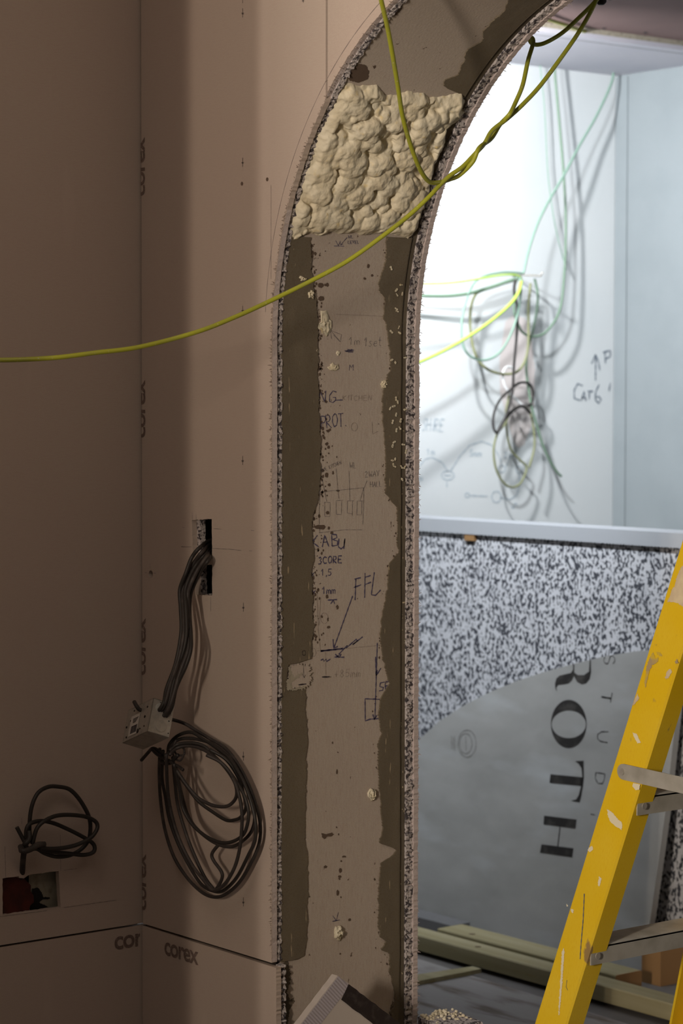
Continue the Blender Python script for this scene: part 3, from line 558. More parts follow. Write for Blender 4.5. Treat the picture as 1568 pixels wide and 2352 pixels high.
# timbers
def timber(x0, x1, y0, y1, z0, z1, yaw, label, knots, seed):
    t = empty('timber', ((x0+x1)/2, (y0+y1)/2, z0), label=label, cat='timber', group='timbers on the far floor')
    mb = MB(); n = 24; R = random.Random(seed); vs = []
    for i in range(n+1):
        x = x0+(x1-x0)*i/n; d = (x-x0)*yaw+.002*mn.noise((x*2, seed, 0))
        b = .003
        for yy, zz in ((y0, z0), (y0, z1-b), (y0+b, z1), (y1-b, z1), (y1, z1-b), (y1, z0)): vs.append((x, yy+d, zz))
    k = 6; fs = [(i*k+j, i*k+(j+1) % k, (i+1)*k+(j+1) % k, (i+1)*k+j) for i in range(n) for j in range(k)]
    mb.add(vs, fs); mb.build('beam', 'timber', t, recalc=True)
    mb = MB(); mb.add([vs[-6+j] for j in range(6)]+[(v[0]+.0015, v[1], v[2]) for v in vs[-6:]], [tuple(range(6)), tuple(range(11, 5, -1))]+[(j, (j+1) % 6, (j+1) % 6+6, j+6) for j in range(6)])
    mb.build('end_grain', 'endgrain', t, recalc=True)
    for x, fy in knots:
        mb = MB(); disc(mb, (x, y0+(x-x0)*yaw+(y1-y0)*fy, z1+.0002), (0, 0, 1), .009, .0006, 12, ry=.006); mb.build('knot', 'knot', t)
    return t
timber(-1.95, 1.6, 1.625, 1.700, .014, .058, -.004, 'long treated timber nearest the camera on the far floor', [(-.78, .5), (-.38, .5), (.02, .6)], 1)
timber(-1.02, -.285, 1.712, 1.81, .0, .062, 0.0, 'shorter treated timber with orange cut end behind the long one', [(-.9, .3), (-.5, .7)], 2)
timber(-1.95, -1.75, 1.62, 1.68, .0, .014, 0, 'short packer under the long treated timber', [], 3) if False else None
box('timber_block', (-.372, 1.90, 0), (-.30, 2.07, .14), 'endgrain', label='orange brown timber block standing at the foot of the speckled partition', cat='block')

# printed board leaning on the low partition
lean = .115; b0 = np.array([0, 1.965, 0.0]); bn = np.array([0, -1.0, lean]); bn /= np.linalg.norm(bn)
bn_ = np.array([0, -1.0, -lean]); bn_ /= np.linalg.norm(bn_)
def BD(off): return lambda x, y: (hitpl(x, y, b0+np.array([0, -off, 0]), np.array([0, -1.0, lean])), np.array([0, -1., lean]))
outp = [(840,1990),(850,1900),(880,1830),(920,1750),(960,1700),(1010,1655),(1070,1617),(1130,1587),(1190,1563),(1250,1543),(1320,1524),(1390,1507),(1460,1496),(1566,1488),(1551,1650),(1529,1854),(1513,1970),(1493,2111),(1472,2238),(1128,2150),(840,2080)]
pr = empty('printed_board', (-1.0, 1.96, 0), label='large grey film-faced board with rounded top and black ROTH lettering', cat='board')
ring3 = [BD(0)(*p)[0] for p in outp]
for r_ in ring3: r_[2] = max(r_[2], .002)
MB().prism(ring3, (0, .022, 0)).build('board', 'lead', pr, recalc=True)
F4 = Z(2.497, 940, 1150); F5 = Z(2.497, 940, 1650)
mb = MB()
def letter(): 
    global mb
    mb.build('printed_letter', 'letter', pr); mb = MB()
def poly_on(L_):
    for q in L_: mb.add([BD(.0008)(*p)[0] for p in q], [tuple(range(len(q)))])
poly_on(F4([[(944,985),(965,1000),(1000,1000),(1028,980),(1034,905),(1039,905),(1041,985),(1033,1022),(1012,1047),(988,1053),(962,1040),(947,1015)], [(937,940),(944,938),(945,1005),(939,1005)],
   [(940,965),(925,988),(890,996),(860,1003),(842,1020),(834,1048),(836,1075),(846,1096),(842,1070),(852,1056),(885,1053),(912,1047),(930,1032),(942,1005)]]))
letter()
k = 40
for q in ([], ):
    o_ = [(913+102*math.cos(t)-8*math.sin(t)*0, 1280+138*math.sin(t)) for t in np.linspace(0, 2*math.pi, k+1)]
    i_ = [(913+98*math.cos(t), 1282+80*math.sin(t)) for t in np.linspace(0, 2*math.pi, k+1)]
    for j in range(k): poly_on(F4([[o_[j], o_[j+1], i_[j+1], i_[j]]]))
letter()
poly_on(F5([[(808,320),(995,338),(993,388),(803,370)], [(950,245),(998,243),(1000,342),(991,342),(986,285),(970,260)], [(986,342),(1000,342),(994,388),(984,388)], [(984,386),(994,388),(986,440),(976,482),(925,472),(955,465),(970,440)]]))
letter()
poly_on(F5([[(772,558),(958,580),(952,632),(768,608)], [(757,722),(940,745),(933,797),(748,770)], [(861,618),(866,618),(853,736),(847,735)]]))
letter()
for q in (F4([[(1120,895),(1113,915),(1120,932),(1137,935),(1145,915),(1150,893),(1165,890),(1178,905),(1175,925),(1165,935)]]), F4([[(1100,1122),(1157,1133)], [(1100,1126),(1157,1137)], [(1162,1100),(1152,1158)]]),
  F4([[(1140,1325),(1100,1325),(1078,1340),(1078,1365),(1095,1380),(1135,1387)]]), F5([[(1068,310),(1065,345),(1080,372),(1105,375),(1117,350),(1120,318),(1068,310)]]), F5([[(1038,548),(1062,553)]])):
    write('printed_letter', q, .0034, 'letter', pr, BD(.0008))
write('printed_logo', F5([ring(330, 145, 52, 78), ring(322, 145, 36, 58), [(322,105),(325,185)], [(258,98),(260,188)], [(240,100),(242,175)], [(250,110),(252,180)]]), .0030, 'logo', pr, BD(.0008), label='grey ring logo')

# ================================================================== FOAM
def inside(pt, poly):
    x, y = pt[..., 0], pt[..., 1]; c = np.zeros(x.shape, bool); n = len(poly)
    for i in range(n):
        x0, y0 = poly[i]; x1, y1 = poly[(i+1) % n]
        if y0 == y1: continue
        c ^= ((y0 > y) != (y1 > y)) & (x < (x1-x0)*(y-y0)/(y1-y0)+x0)
    return c
def pdist(pt, poly):
    d = np.full(pt.shape[:-1], 1e9); n = len(poly)
    for i in range(n):
        a_ = np.array(poly[i]); b_ = np.array(poly[(i+1) % n]); ab = b_-a_; t = np.clip(((pt-a_)@ab)/max(ab@ab, 1e-9), 0, 1)
        d = np.minimum(d, np.linalg.norm(pt-(a_+t[..., None]*ab), axis=-1))
    return d
FP = Z1([[(560,680),(600,600),(650,545),(690,538),(735,545),(790,548),(850,555),(880,580),(905,605),(960,612),(1000,602),(1080,590),(1150,600),(1185,630),(1240,628),(1300,612),(1350,612),(1400,602),(1418,650),(1400,700),(1420,720),(1395,770),(1350,790),(1300,860),(1290,935),(1225,1060),(1215,1150),(1180,1250),(1165,1330),(1120,1420),(1115,1460),(1085,1505),(1050,1538),(1000,1515),(940,1490),(880,1500),(780,1515),(640,1495),(520,1500),(470,1520),(420,1500),(340,1535),(290,1552),(280,1480),(320,1330),(370,1180),(420,1010),(480,850),(540,720)]])[0]
ns, ny = 250, 210
s_lo = rev(700, 570)[0]; s_hi = rev(900, 175)[0]; ys = np.linspace(.022, .368, ny); ss = np.linspace(s_lo, s_hi, ns)
P0 = np.array([[prof(s, y_, -.005) for y_ in ys] for s in ss]); NN = np.array([[math.cos(max(0, (s-CZ)/RR)), 0, -math.sin(max(0, (s-CZ)/RR))] for s in ss])
PX = prj(P0); jit = np.array([[mn.noise((s*40, y_*40, 0))*9+mn.noise((s*110, y_*110, 3))*5 for y_ in ys] for s in ss])
ins = inside(PX, FP); dd = pdist(PX, FP); sd = np.where(ins, dd, -dd)+jit*.6
Rg = np.random.default_rng(11); nb = 330
bs = Rg.uniform(s_lo, s_hi, nb); by = Rg.uniform(.03, .355, nb); br = Rg.uniform(.008, .024, nb); ba = Rg.uniform(0, math.pi, nb); el = Rg.uniform(1.0, 1.5, nb); bh = Rg.uniform(.002, .016, nb)
Sg, Yg = np.meshgrid(ss, ys, indexing='ij'); hgt = np.zeros_like(Sg)+.004
wx = np.array([[mn.noise((s*55, y_*55, 9))*.006 for y_ in ys] for s in ss]); wy = np.array([[mn.noise((s*55, y_*55, 19))*.006 for y_ in ys] for s in ss])
for i in range(nb):
    du = (Sg+wx-bs[i]); dv = (Yg+wy-by[i]); ca, sa_ = math.cos(ba[i]), math.sin(ba[i]); a_ = (du*ca+dv*sa_)/(br[i]*el[i]); b_ = (-du*sa_+dv*ca)/br[i]
    q = 1-a_*a_-b_*b_; h_ = bh[i]+br[i]*.55*np.sqrt(np.clip(q, 0, None)); hgt = np.where(q > 0, np.maximum(hgt, h_), hgt)
fine = np.array([[mn.noise((s*90, y_*90, 1))*.0022+mn.noise((s*240, y_*240, 2))*.0010 for y_ in ys] for s in ss])
edge = np.clip(sd/16, 0, 1); hgt = (hgt+.004+fine)*np.sqrt(edge)*(.6+.4*np.clip(sd/60, 0, 1))-.002*(1-edge)
hgt[sd > 0] = hgt[sd > 0]
k1 = hgt.copy(); k1[1:-1, 1:-1] = (hgt[1:-1, 1:-1]*4+hgt[:-2, 1:-1]+hgt[2:, 1:-1]+hgt[1:-1, :-2]+hgt[1:-1, 2:])/8; hgt = k1
P1 = P0+NN[:, None, :]*hgt[..., None]
idx = -np.ones((ns, ny), int); keep = sd > -3; vs = []; cnt = 0
for i in range(ns):
    for j in range(ny):
        if keep[i, j]: idx[i, j] = cnt; vs.append(P1[i, j]); cnt += 1
fs = [(idx[i, j], idx[i+1, j], idx[i+1, j+1], idx[i, j+1]) for i in range(ns-1) for j in range(ny-1) if min(idx[i, j], idx[i+1, j], idx[i+1, j+1], idx[i, j+1]) >= 0]
mb = MB(); mb.add(vs, fs, True)
mb.build('expanding_foam', 'foam', label='lumpy cream expanding foam filling the shoulder of the arch reveal', cat='foam')

def blob(name, f, x, y, rx, ry, h, seed, label, group, m='foam', n=14):
    """small lump of foam stuck on a surface; rx, ry in photo pixels"""
    mb = MB(); vs = []; c, nn = f(x, y)
    for i in range(n):
        th = math.pi/2*i/(n-1)
        for j in range(18):
            a_ = 2*math.pi*j/18; r_ = math.sin(th)*(1+.75*mn.noise((math.cos(a_)*1.9, math.sin(a_)*1.9, seed))+.25*mn.noise((math.cos(a_)*6, math.sin(a_)*6, seed)))
            p, _ = f(x+rx*r_*math.cos(a_), y+ry*r_*math.sin(a_))
            hh = math.cos(th)**.6*h*.8*(1+.9*mn.noise((math.cos(a_)*th*4, math.sin(a_)*th*4, seed+8)))*(1+.5*mn.noise((math.cos(a_)*th*2, math.sin(a_)*th*2, seed+4))); vs.append(p+nn*hh)
    mb.add(vs, [(i*18+j, i*18+(j+1) % 18, (i+1)*18+(j+1) % 18, (i+1)*18+j) for i in range(n-1) for j in range(18)], True)
    return mb.build(name, m, label=label, cat='foam', group=group, recalc=True)
RB = on_rev(-.0068)
for i, (x, y, a_, b_, h_, l_) in enumerate(((857, 1827, 9, 12, .010, 'small cream foam blob on the pale reveal beside the right brown band'), (779, 2144, 9, 15, .012, 'cream foam blob on the pale reveal above the taped offcut'),
      (750, 745, 15, 26, .006, 'largest flattened foam smear on the left side of the pale reveal'), (770, 843, 11, 9, .005, 'foam smear beside the letter M on the pale reveal'), (716, 676, 6, 10, .006, 'foam scrap on the edge of the brown band beneath the yellow cable'),
      (696, 641, 8, 6, .005, 'foam scrap on the brown band just above the yellow cable'), (885, 882, 9, 8, .006, 'foam scrap on the right edge of the pale reveal'), (728, 806, 6, 10, .004, 'thin foam scrap on the left brown edge below the largest smear'), (780, 811, 4, 6, .004, 'tiny foam fleck under the pencil arrow'))):
    blob('foam_blob', RB if i not in (4, 5) else on_rev(-.003), x, y, a_, b_, h_, i*3.1, l_, 'foam blobs on the reveal')
R = random.Random(5)
mb = MB()
for i in range(34):
    x = R.uniform(898, 934); y = R.uniform(590, 1100) if i < 42 else R.uniform(2090, 2120)
    c, nn = on_rev(-.002)(x, y); a_ = R.uniform(0, 6.28)
    for k_ in range(3):
        p, _ = on_rev(-.002)(x+k_*2.2*math.cos(a_), y+k_*2.8*math.sin(a_)); disc(mb, p, nn, R.uniform(.0008, .0024), .0015, 7)
mb.build('foam_fleck', 'foam', wf, kind='stuff')
# foam crust and foam block at the foot of the back edge
p = hit(960, 2330, 0, .50); q_ = deep(1010, 2325, 4.66)
eb = MB(); base = hit(962, 2335, 0, .47)
eb.prism([(.47, .381, 0), (.578, .381, 0), (.578, .381, base[2]-.028), (.56, .381, base[2]-.008), (.47, .381, base[2])], (0, .10, 0))
eb.build('foam_block', 'epsedge', recalc=True, label='dark speckled insulation block at the foot of the arch edge', cat='block')
mb = MB(); R = random.Random(9)
zt = base[2]
for i in range(240):
    x = .472+.105*R.random(); y = .385+R.random()*.09; zz = zt-(.028*(x-.47)/.13)+R.uniform(-.002, .006); r_ = R.uniform(.0018, .0048)
    vs = []; n = 6
    for a_ in range(n+1):
        th = math.pi*a_/n
        for b_ in range(8):
            ph = 2*math.pi*b_/8; rr = r_*(1+.3*mn.noise((i, a_*.9, b_*.9))); vs.append((x+rr*math.sin(th)*math.cos(ph), y+rr*math.sin(th)*math.sin(ph), zz+rr*math.cos(th)))
    mb.add(vs, [(a_*8+b_, (a_+1)*8+b_, (a_+1)*8+(b_+1) % 8, a_*8+(b_+1) % 8) for a_ in range(n) for b_ in range(8)], True)
mb.build('foam_crust', 'foam', label='crumbly cream foam crust on top of the dark speckled block', cat='foam')

# offcut with tapes standing in the doorway
oc = empty('taped_offcut', (.60, .2, 0), label='white board offcut with lilac mesh tape and black tape standing in the doorway', cat='board')
XO = .60
A_ = hit(775, 2241, 0, XO)[[1, 2]]; Lp = hit(690, 2352, 0, XO)[[1, 2]]; Rp = hit(925, 2356, 0, XO)[[1, 2]]
dl = (Lp-A_)/np.linalg.norm(Lp-A_); dr = (Rp-A_)/np.linalg.norm(Rp-A_)
tl = -A_[1]/dl[1]; tr_ = -A_[1]/dr[1]
tri = [A_, A_+dl*tl, A_+dr*tr_]
MB().prism([(XO, a_[0], a_[1]) for a_ in jag(tri, .01, .0004, 3, True)], (-.018, 0, 0)).build('board', 'whitepanel', oc, recalc=True)
W1 = .040; W2 = .034
MB().prism([(XO+.0006, *a_) for a_ in (A_+dr*.002, A_+dl*tl, A_+dl*tl+np.array([W1*1.3, 0]), A_+dr*W1)], (-.0005, 0, 0)).build('mesh_tape', 'gauze', oc, recalc=True)
nr = np.array([dr[1], -dr[0]]); nr = nr if nr[1] < 0 else -nr
q = [A_+dr*.034, A_+dr*(tr_-.02), A_+dr*(tr_-.08)+nr*W2, A_+dr*.036+nr*W2]
MB().prism([(XO+.0012, *a_) for a_ in jag(q, .012, .0006, 3, True)], (-.0005, 0, 0)).build('black_tape', 'blacktape', oc, recalc=True)

# ================================================================== LADDER
def LY(z): return .405+.09*z
zA = 2.05
def on_stile(px, py):
    y = .45
    for _ in range(6):
        p = hit(px, py, 1, y); y = LY(p[2])
    return p
pb = on_stile(1225, 2352); pt = on_stile(1525, 1370); pw = on_stile(1300, 2135); pw2 = on_stile(1225+75, 2352)
sdir = (pt-pb)/(pt[2]-pb[2]); web = .088
foot = pb-sdir*pb[2]; top = pb+sdir*(zA-pb[2])
ld = empty('step_ladder', (foot[0]+.5, foot[1]+.25, 0), label='yellow fibreglass step ladder with aluminium treads standing beyond the arch', cat='ladder')
def channel(f_, t_, wx, fl, th, sgn, name):
    """C section: web in the x direction facing outwards (-sgn*y), two flanges pointing sgn*y"""
    sec = [(0, 0), (wx, 0), (wx, fl), (wx-th, fl), (wx-th, th), (th, th), (th, fl), (0, fl)]
    b = .004; sec = [(b*.3, b*.3) if i == 0 else ((wx-b*.3, b*.3) if i == 1 else s_) for i, s_ in enumerate(sec)]
    sec = [(0, b), (b, 0), (wx-b, 0), (wx, b), (wx, fl), (wx-th, fl), (wx-th, th), (th, th), (th, fl), (0, fl)]
    n = len(sec); vs = [(P_[0]+a_, P_[1]+sgn*c_, P_[2]) for P_ in (f_, t_) for a_, c_ in sec]
    mb = MB(); mb.add(vs, [tuple(range(n)), tuple(range(2*n-1, n-1, -1))]+[(i, (i+1) % n, (i+1) % n+n, i+n) for i in range(n)])
    return mb.build(name, 'ladder', ld, recalc=True)
FL = .050
st = channel(foot, top, web, FL, .006, 1, 'stile')
WY = .52
foot2 = foot+np.array([0, WY, 0]); top2 = top+np.array([0, WY-2*.09*zA, 0])
channel(foot2, top2, web, FL, .006, -1, 'stile')
# rear legs
rx = np.array([.95, 0, 0]); rf1 = foot+rx+np.array([0, .03, 0]); rt1 = top+np.array([.095, .03, -.03]); rf2 = foot2+rx-np.array([0, .03, 0]); rt2 = top2+np.array([.095, -.03, -.03])
for f_, t_, s_ in ((rf1, rt1, 1), (rf2, rt2, -1)):
    sec = [(0, 0), (.05, 0), (.05, .03), (0, .03)]
    vs = [(P_[0]+a_, P_[1]+s_*c_, P_[2]) for P_ in (f_, t_) for a_, c_ in sec]
    MB().add(vs, [(0,1,2,3), (7,6,5,4)]+[(i, (i+1) % 4, (i+1) % 4+4, i+4) for i in range(4)]).build('rear_leg', 'ladder', ld, recalc=True)
MB().box((top[0]-.04, top[1]-.01, zA-.01), (top[0]+.20, top2[1]+.01, zA+.03)).build('top_cap', 'black', ld)
for f_ in (foot, foot2, rf1, rf2):
    pass
# treads
def tread(z):
    base_ = foot+sdir*z; x0, y0 = base_[0]+.006, base_[1]+.007; y1 = foot2[1]-.09*z-.007; w = web-.010
    t = MB(); n = 12; vs = []
    for i in range(n*2+1):   # grooved top: small ridges
        x = x0+w*i/(2*n); zz = z+(.0018 if i % 2 else 0); vs += [(x, y0, zz), (x, y1, zz)]
    t.add(vs, [(2*i, 2*i+2, 2*i+3, 2*i+1) for i in range(2*n)])
    t.box((x0+w-.003, y0, z-.036), (x0+w, y1, z)); t.box((x0, y0, z-.036), (x0+.003, y1, z)); t.box((x0, y0, z-.004), (x0+w, y1, z-.001))
    tr = t.build('tread', 'alu', ld)
    mb = MB(); disc(mb, (base_[0]+web+.0002, base_[1]+.021, z-.018), (1, 0, 0), .0065, .002, 14); mb.build('rivet', 'zinc', tr)
pr1 = on_stile(1344, 2197); pr2 = on_stile(1465, 1855)
zt1, zt2 = pr1[2]+.018, pr2[2]+.018
sp_ = zt2-zt1
for i in range(-1, 6):
    z = zt1+sp_*i
    if z < zA-.15: tread(z)
# spreader bar on the outer web face
a_ = on_stile(1420, 1770); y_s = a_[1]-.004
mb = MB(); x0 = a_[0]; zc_ = a_[2]; hw = .0155; xe = foot[0]+rx[0]*(1-(zc_-.03)/zA)+.10+sdir[0]*zc_*1.0
pts = [(x0+.016-.016*math.sin(t), zc_+hw*math.cos(t)) for t in np.linspace(0, math.pi, 9)]
pts = pts+[(x0+.72, zc_-hw-.03), (x0+.72, zc_+hw-.03)]
mb.prism([(p_[0], y_s, p_[1]) for p_ in pts], (0, .003, 0)); sb = mb.build('spreader_bar', 'alu', ld, recalc=True)
mb = MB(); disc(mb, (x0+.014, y_s-.0002, zc_), (0, -1, 0), .0065, .002, 14); mb.build('rivet', 'zinc', sb)
def WB(off): 
    def f(x, y):
        p = on_stile(x, y); return p+np.array([0, -off, 0]), np.array([0, -1., .09])
    return f
multi_blotch('paint_splash', [F5([[(1135,520),(1165,540),(1200,580),(1222,600),(1220,640),(1185,620),(1150,590),(1140,560)]])[0], F5([[(1280,78),(1305,90),(1328,140),(1310,145),(1290,110)]])[0], F5([[(1030,740),(1050,730),(1055,750),(1035,768),(1025,755)]])[0],
   F5([[(1285,370),(1325,378),(1320,408),(1300,410),(1280,390)]])[0], F5([[(1090,905),(1105,920),(1090,965),(1080,955)]])[0], F5([[(885,1315),(890,1340),(880,1500),(862,1700),(855,1700),(868,1480),(876,1340)]])[0], F5([[(925,1090),(945,1100),(940,1118),(928,1108)]])[0], F5([[(900,1060),(912,1075),(905,1080)]])[0]], 'paint', st, WB(.001), .5)
F7 = Z(6.877, 1340, 1280)
M['worn'] = mat('worn_dusty_resin', (0.56, 0.44, 0.30), 0.7, [(30, (0.70, 0.58, 0.38), .4, .65, 4, I3)])
M['grime'] = mat('grey_grime', (0.40, 0.30, 0.17), 0.7, [(40, (0.60, 0.42, 0.05), .45, .6, 4, I3)])
multi_blotch('worn_patch', F7([[(1470,330),(1545,150),(1700,60),(1750,700),(1600,800),(1520,745),(1420,700),(1325,712),(1350,640),(1400,520),(1440,450)]]), 'worn', st, WB(.001), .8)
multi_blotch('grime_patch', F7([[(1060,1560),(1100,1500),(1140,1600),(1190,1570),(1170,1660),(1090,1700),(1040,1800),(1020,1900),(985,2060),(960,2000),(985,1850),(1000,1720)], [(1120,1375),(1165,1370),(1150,1395)], [(1140,1490),(1210,1500),(1250,1560),(1200,1560)], [(1440,1650),(1480,1600),(1500,1670),(1460,1685)]]), 'grime', st, WB(.001), .6)
multi_blotch('worn_patch', F7([[(1320,1800),(1370,1760),(1400,1800),(1350,1900),(1310,1930),(1290,1900)], [(860,2150),(880,2230),(800,2330),(770,2330),(830,2200)]]), 'worn', st, WB(.001), .6)
write('scratch', [F5([[(1004,1005),(998,1150),(985,1300),(980,1380)]])[0]], .003, 'graypanel', st, WB(.0012))
write('scratch', [F5([[(905,1500),(900,1540),(910,1560)]])[0]], .0012, 'graypanel', st, WB(.0012))

# ================================================================== CABLES
def cable(name, pts3, r, m, parent=None, n=10, nseg=10, **kw):
    return MB().tube(spline(pts3, nseg), r, n).build(name, m, parent, **kw)
def path(pxs, offs, plane='front'):
    """photo pixels on a plane lying 'off' in front of a wall"""
    k = len(pxs); o = offs if hasattr(offs, '__len__') else [offs]*k
    if len(o) == 2 and k != 2: o = list(np.linspace(o[0], o[1], k))
    if plane == 'front': return [hit(x, y, 1, -o[i]) for i, (x, y) in enumerate(pxs)]
    if plane == 'left': return [hit(x, y, 0, o[i]) for i, (x, y) in enumerate(pxs)]
    return [hit(x, y, 0, XA+o[i]) for i, (x, y) in enumerate(pxs)]

# metal box: nearest corner V0, edge vectors a (up), b (side), c (back-left)
V0 = deep(338.5, 1679.5, 4.87)
k_ = 4.87/F
ea = (rt*11.5*k_-up*(-74)*k_+fw*.028); eb_ = (rt*47.5*k_-up*17.4*k_+fw*.020); ec = (rt*(-68)*k_-up*40*k_+fw*.098)
la_, lb_, lc_ = map(np.linalg.norm, (ea, eb_, ec))
ua = ea/la_; ub = eb_-ua*(eb_@ua); ub /= np.linalg.norm(ub); uc = np.cross(ua, ub); uc = uc if uc@ec > 0 else -uc
jb = empty('junction_box', tuple(V0), label='galvanised double junction box hanging on the grey cables', cat='junction box')
t_ = .0012; mb = MB()
mb.para(V0, ua*la_, uc*lc_, ub*t_)                          # back face
mb.para(V0, ua*la_, ub*lb_, uc*t_)                          # near end
mb.para(V0, ub*lb_, uc*lc_, ua*t_)                          # bottom
mb.para(V0+ua*(la_-t_), ub*lb_, uc*lc_, ua*t_)              # top
mb.para(V0+uc*(lc_-t_), ua*la_, ub*lb_, uc*t_)              # far end
mb.build('casing', 'zinc', jb, recalc=True)
sg = np.sign(np.dot(np.cross(ua, ub), uc))
nE = -uc; nB = -ub
def dsk(name, o, n_, r, m, t=.0012, par=jb, lift=.0006):
    mb = MB(); disc(mb, o+n_*lift-n_*t*.5, n_, r, t, 22); return mb.build(name, m, par, recalc=True)
dsk('knockout', V0+ua*la_*.77+ub*lb_*.37, nE, .0100, 'zinclite')
dsk('knockout', V0+ua*la_*.26+ub*lb_*.54, nE, .0122, 'zinc', .0022)
for fa, fb, r in ((.87, .88, .0021), (.93, .35, .0009), (.12, .93, .0012)): dsk('screw_hole', V0+ua*la_*fa+ub*lb_*fb, nE, r, 'black')
for fa in (.66, .44):
    c = V0+ua*la_*fa+ub*lb_*.80+nE*.0006; MB().para(c, ua*.004, ub*.006, nE*.0006).build('slot', 'zinclite', jb, recalc=True)
    MB().para(c+ua*.0008+ub*.0012+nE*.0004, ua*.0024, ub*.0034, nE*.0005).build('slot', 'black', jb, recalc=True)
for fa, fc, r in ((.80, .18, .0020), (.52, .22, .0028), (.22, .18, .0016), (.20, .34, .0016), (.16, .42, .0048), (.12, .86, .0022), (.45, .93, .0022), (.88, .72, .0020), (.6, .80, .0018)):
    dsk('screw_hole', V0+ua*la_*fa+uc*lc_*fc, nB, r, 'black')
MB().para(V0+ua*la_*.10+uc*lc_*.44+nB*.0008, ua*la_*.62, uc*lc_*.34, nB*.0004).build('label_sticker', 'sticker', jb, recalc=True)
lb = MB()
for i in range(5):
    c = V0+ua*la_*(.60-.03*i)+uc*lc_*(.47+.02*i)+nB*.0014; lb.para(c, ua*.0010, uc*(.026-.003*i), nB*.0003)
R = random.Random(3)
for i in range(12):
    c = V0+ua*la_*.16+uc*(lc_*.47+.0024*i)+nB*.0014; lb.para(c, ua*.016, uc*R.uniform(.0006, .0016), nB*.0003)
lb.para(V0+ua*la_*.36+uc*lc_*.52+nB*.0014, ua*.0015, uc*.02, nB*.0003)
lb.build('label_print', 'inkblack', jb, recalc=True)
# stub of sheath poking through the top knockout
c = V0+ua*la_*.80+uc*lc_*.44; cable('cable_stub', [c-nB*.01, c+nB*.004, c+nB*.012+ua*.006, c+nB*.014+ua*.016+uc*.010], .0042, 'grey', jb)

# grey bundle: five cables from the wall hole into the box, then the tied coil
cbn = empty('cable_bundle', tuple(hit(470, 1280, 1, 0)), label='bundle of grey cables from the wall hole ending in a tied coil', cat='cable')
UP = [[(852,330),(760,385),(690,470),(640,600),(590,740),(597,900),(600,1100),(555,1350),(480,1560),(450,1690)],
 [(854,352),(780,420),(710,510),(650,620),(612,750),(618,900),(622,1100),(585,1300),(510,1530),(465,1690)],
 [(856,375),(800,440),(720,540),(665,650),(632,760),(640,900),(645,1100),(620,1250),(560,1420),(490,1700)],
 [(856,400),(810,470),(740,570),(685,680),(655,780),(660,920),(670,1100),(655,1250),(590,1430),(505,1710)],
 [(856,432),(830,490),(760,590),(705,700),(675,800),(670,950),(680,1100),(680,1230),(640,1370),(560,1550),(520,1720)]]
for i, L_ in enumerate(UP):
    q = ZU(L_); k = len(q); of = [-.03]+[.012+.020*min(j, 3)/3+(.085*(j/(k-1))**1.5)+.006*math.sin(i*2+j*.8) for j in range(1, k)]
    P = [hit(x, y, 1, -of[j]) for j, (x, y) in enumerate(q)]
    P = [P[0]+np.array([.03, .03, 0])]+P
    P.append(V0+ub*lb_*(.30+.12*i)+ua*la_*.55+uc*lc_*.15)
    cable('cable', P, .0042, 'grey' if i % 2 else 'darkcable', cbn)
tie = hit(394, 1740, 1, -.085)
CO = [
 [(470,640),(465,900),(480,1150),(520,1400),(600,1640),(720,1830),(850,1960),(960,2010),(1070,1990),(1200,1880),(1310,1700),(1380,1540),(1400,1380),(1370,1200),(1300,1000),(1200,800),(1080,640),(950,560),(800,470),(700,410),(590,375),(540,370)],
 [(500,660),(490,900),(520,1080),(560,1300),(640,1520),(740,1720),(850,1890),(960,1955),(1060,1950),(1180,1830),(1290,1620),(1350,1480),(1350,1300),(1300,1100),(1230,920),(1130,760),(1000,640),(880,560),(760,490),(640,520),(560,600),(545,690)],
 [(530,690),(540,1000),(580,1250),(650,1480),(760,1700),(870,1850),(960,1945),(1060,1900),(1150,1760),(1200,1600),(1225,1400),(1225,1200),(1180,1000),(1100,850),(980,720),(850,640),(730,615),(620,640),(560,700)],
 [(590,720),(610,950),(640,1180),(720,1450),(800,1650),(880,1820),(950,1920),(985,1945),(1040,1850),(1040,1780),(970,1680),(950,1620),(985,1560),(1040,1505)],
 [(600,780),(650,1000),(680,1180),(760,1330),(880,1440),(1000,1500),(1100,1510),(1200,1470),(1260,1400),(1290,1250),(1260,1100),(1190,970),(1100,840),(960,700),(880,620),(780,590),(640,600),(560,660)],
 [(610,800),(680,1100),(740,1280),(830,1400),(960,1500),(1080,1545),(1180,1530),(1300,1430),(1345,1300),(1325,1150),(1240,950),(1130,740),(1000,620),(860,565),(720,545),(620,570),(550,650)],
 [(600,800),(720,980),(830,1100),(960,1165),(1080,1175),(1150,1130),(1180,1060),(1165,960),(1110,850),(1020,760),(900,700)],
 [(600,820),(700,960),(820,1120),(950,1220),(1080,1300),(1160,1300),(1220,1270),(1265,1180),(1240,1050),(1190,900),(1080,740),(930,650)],
 [(620,560),(600,620),(620,690),(690,700),(690,640),(640,620),(590,660),(610,730),(660,750),(700,680)],
 [(480,690),(440,650),(400,640),(360,680),(300,748)]]
for i, L_ in enumerate(CO):
    q = ZC(L_); k = len(q); d0 = .082
    of = [.020+.0085*((i*3) % 7)/1.4+(d0-.03)*max(math.exp(-(j/2.2)), math.exp(-((k-1-j)/2.2)) if i not in (3, 9) else 0)+.003*math.sin(j+i) for j in range(k)]
    if i in (8, 9): of = [.080+.006*math.sin(j) for j in range(k)]
    cable('cable', [hit(x, y, 1, -of[j]) for j, (x, y) in enumerate(q)], .0036 if i not in (8,) else .0022, ('grey', 'darkcable', 'grey')[i % 3], cbn, nseg=8)
q = ZC([(1035,1508),(1052,1488)]); cable('bare_wire', [hit(x, y, 1, -.035) for x, y in [q[0], q[1]]], .0008, 'copper', cbn, n=6)
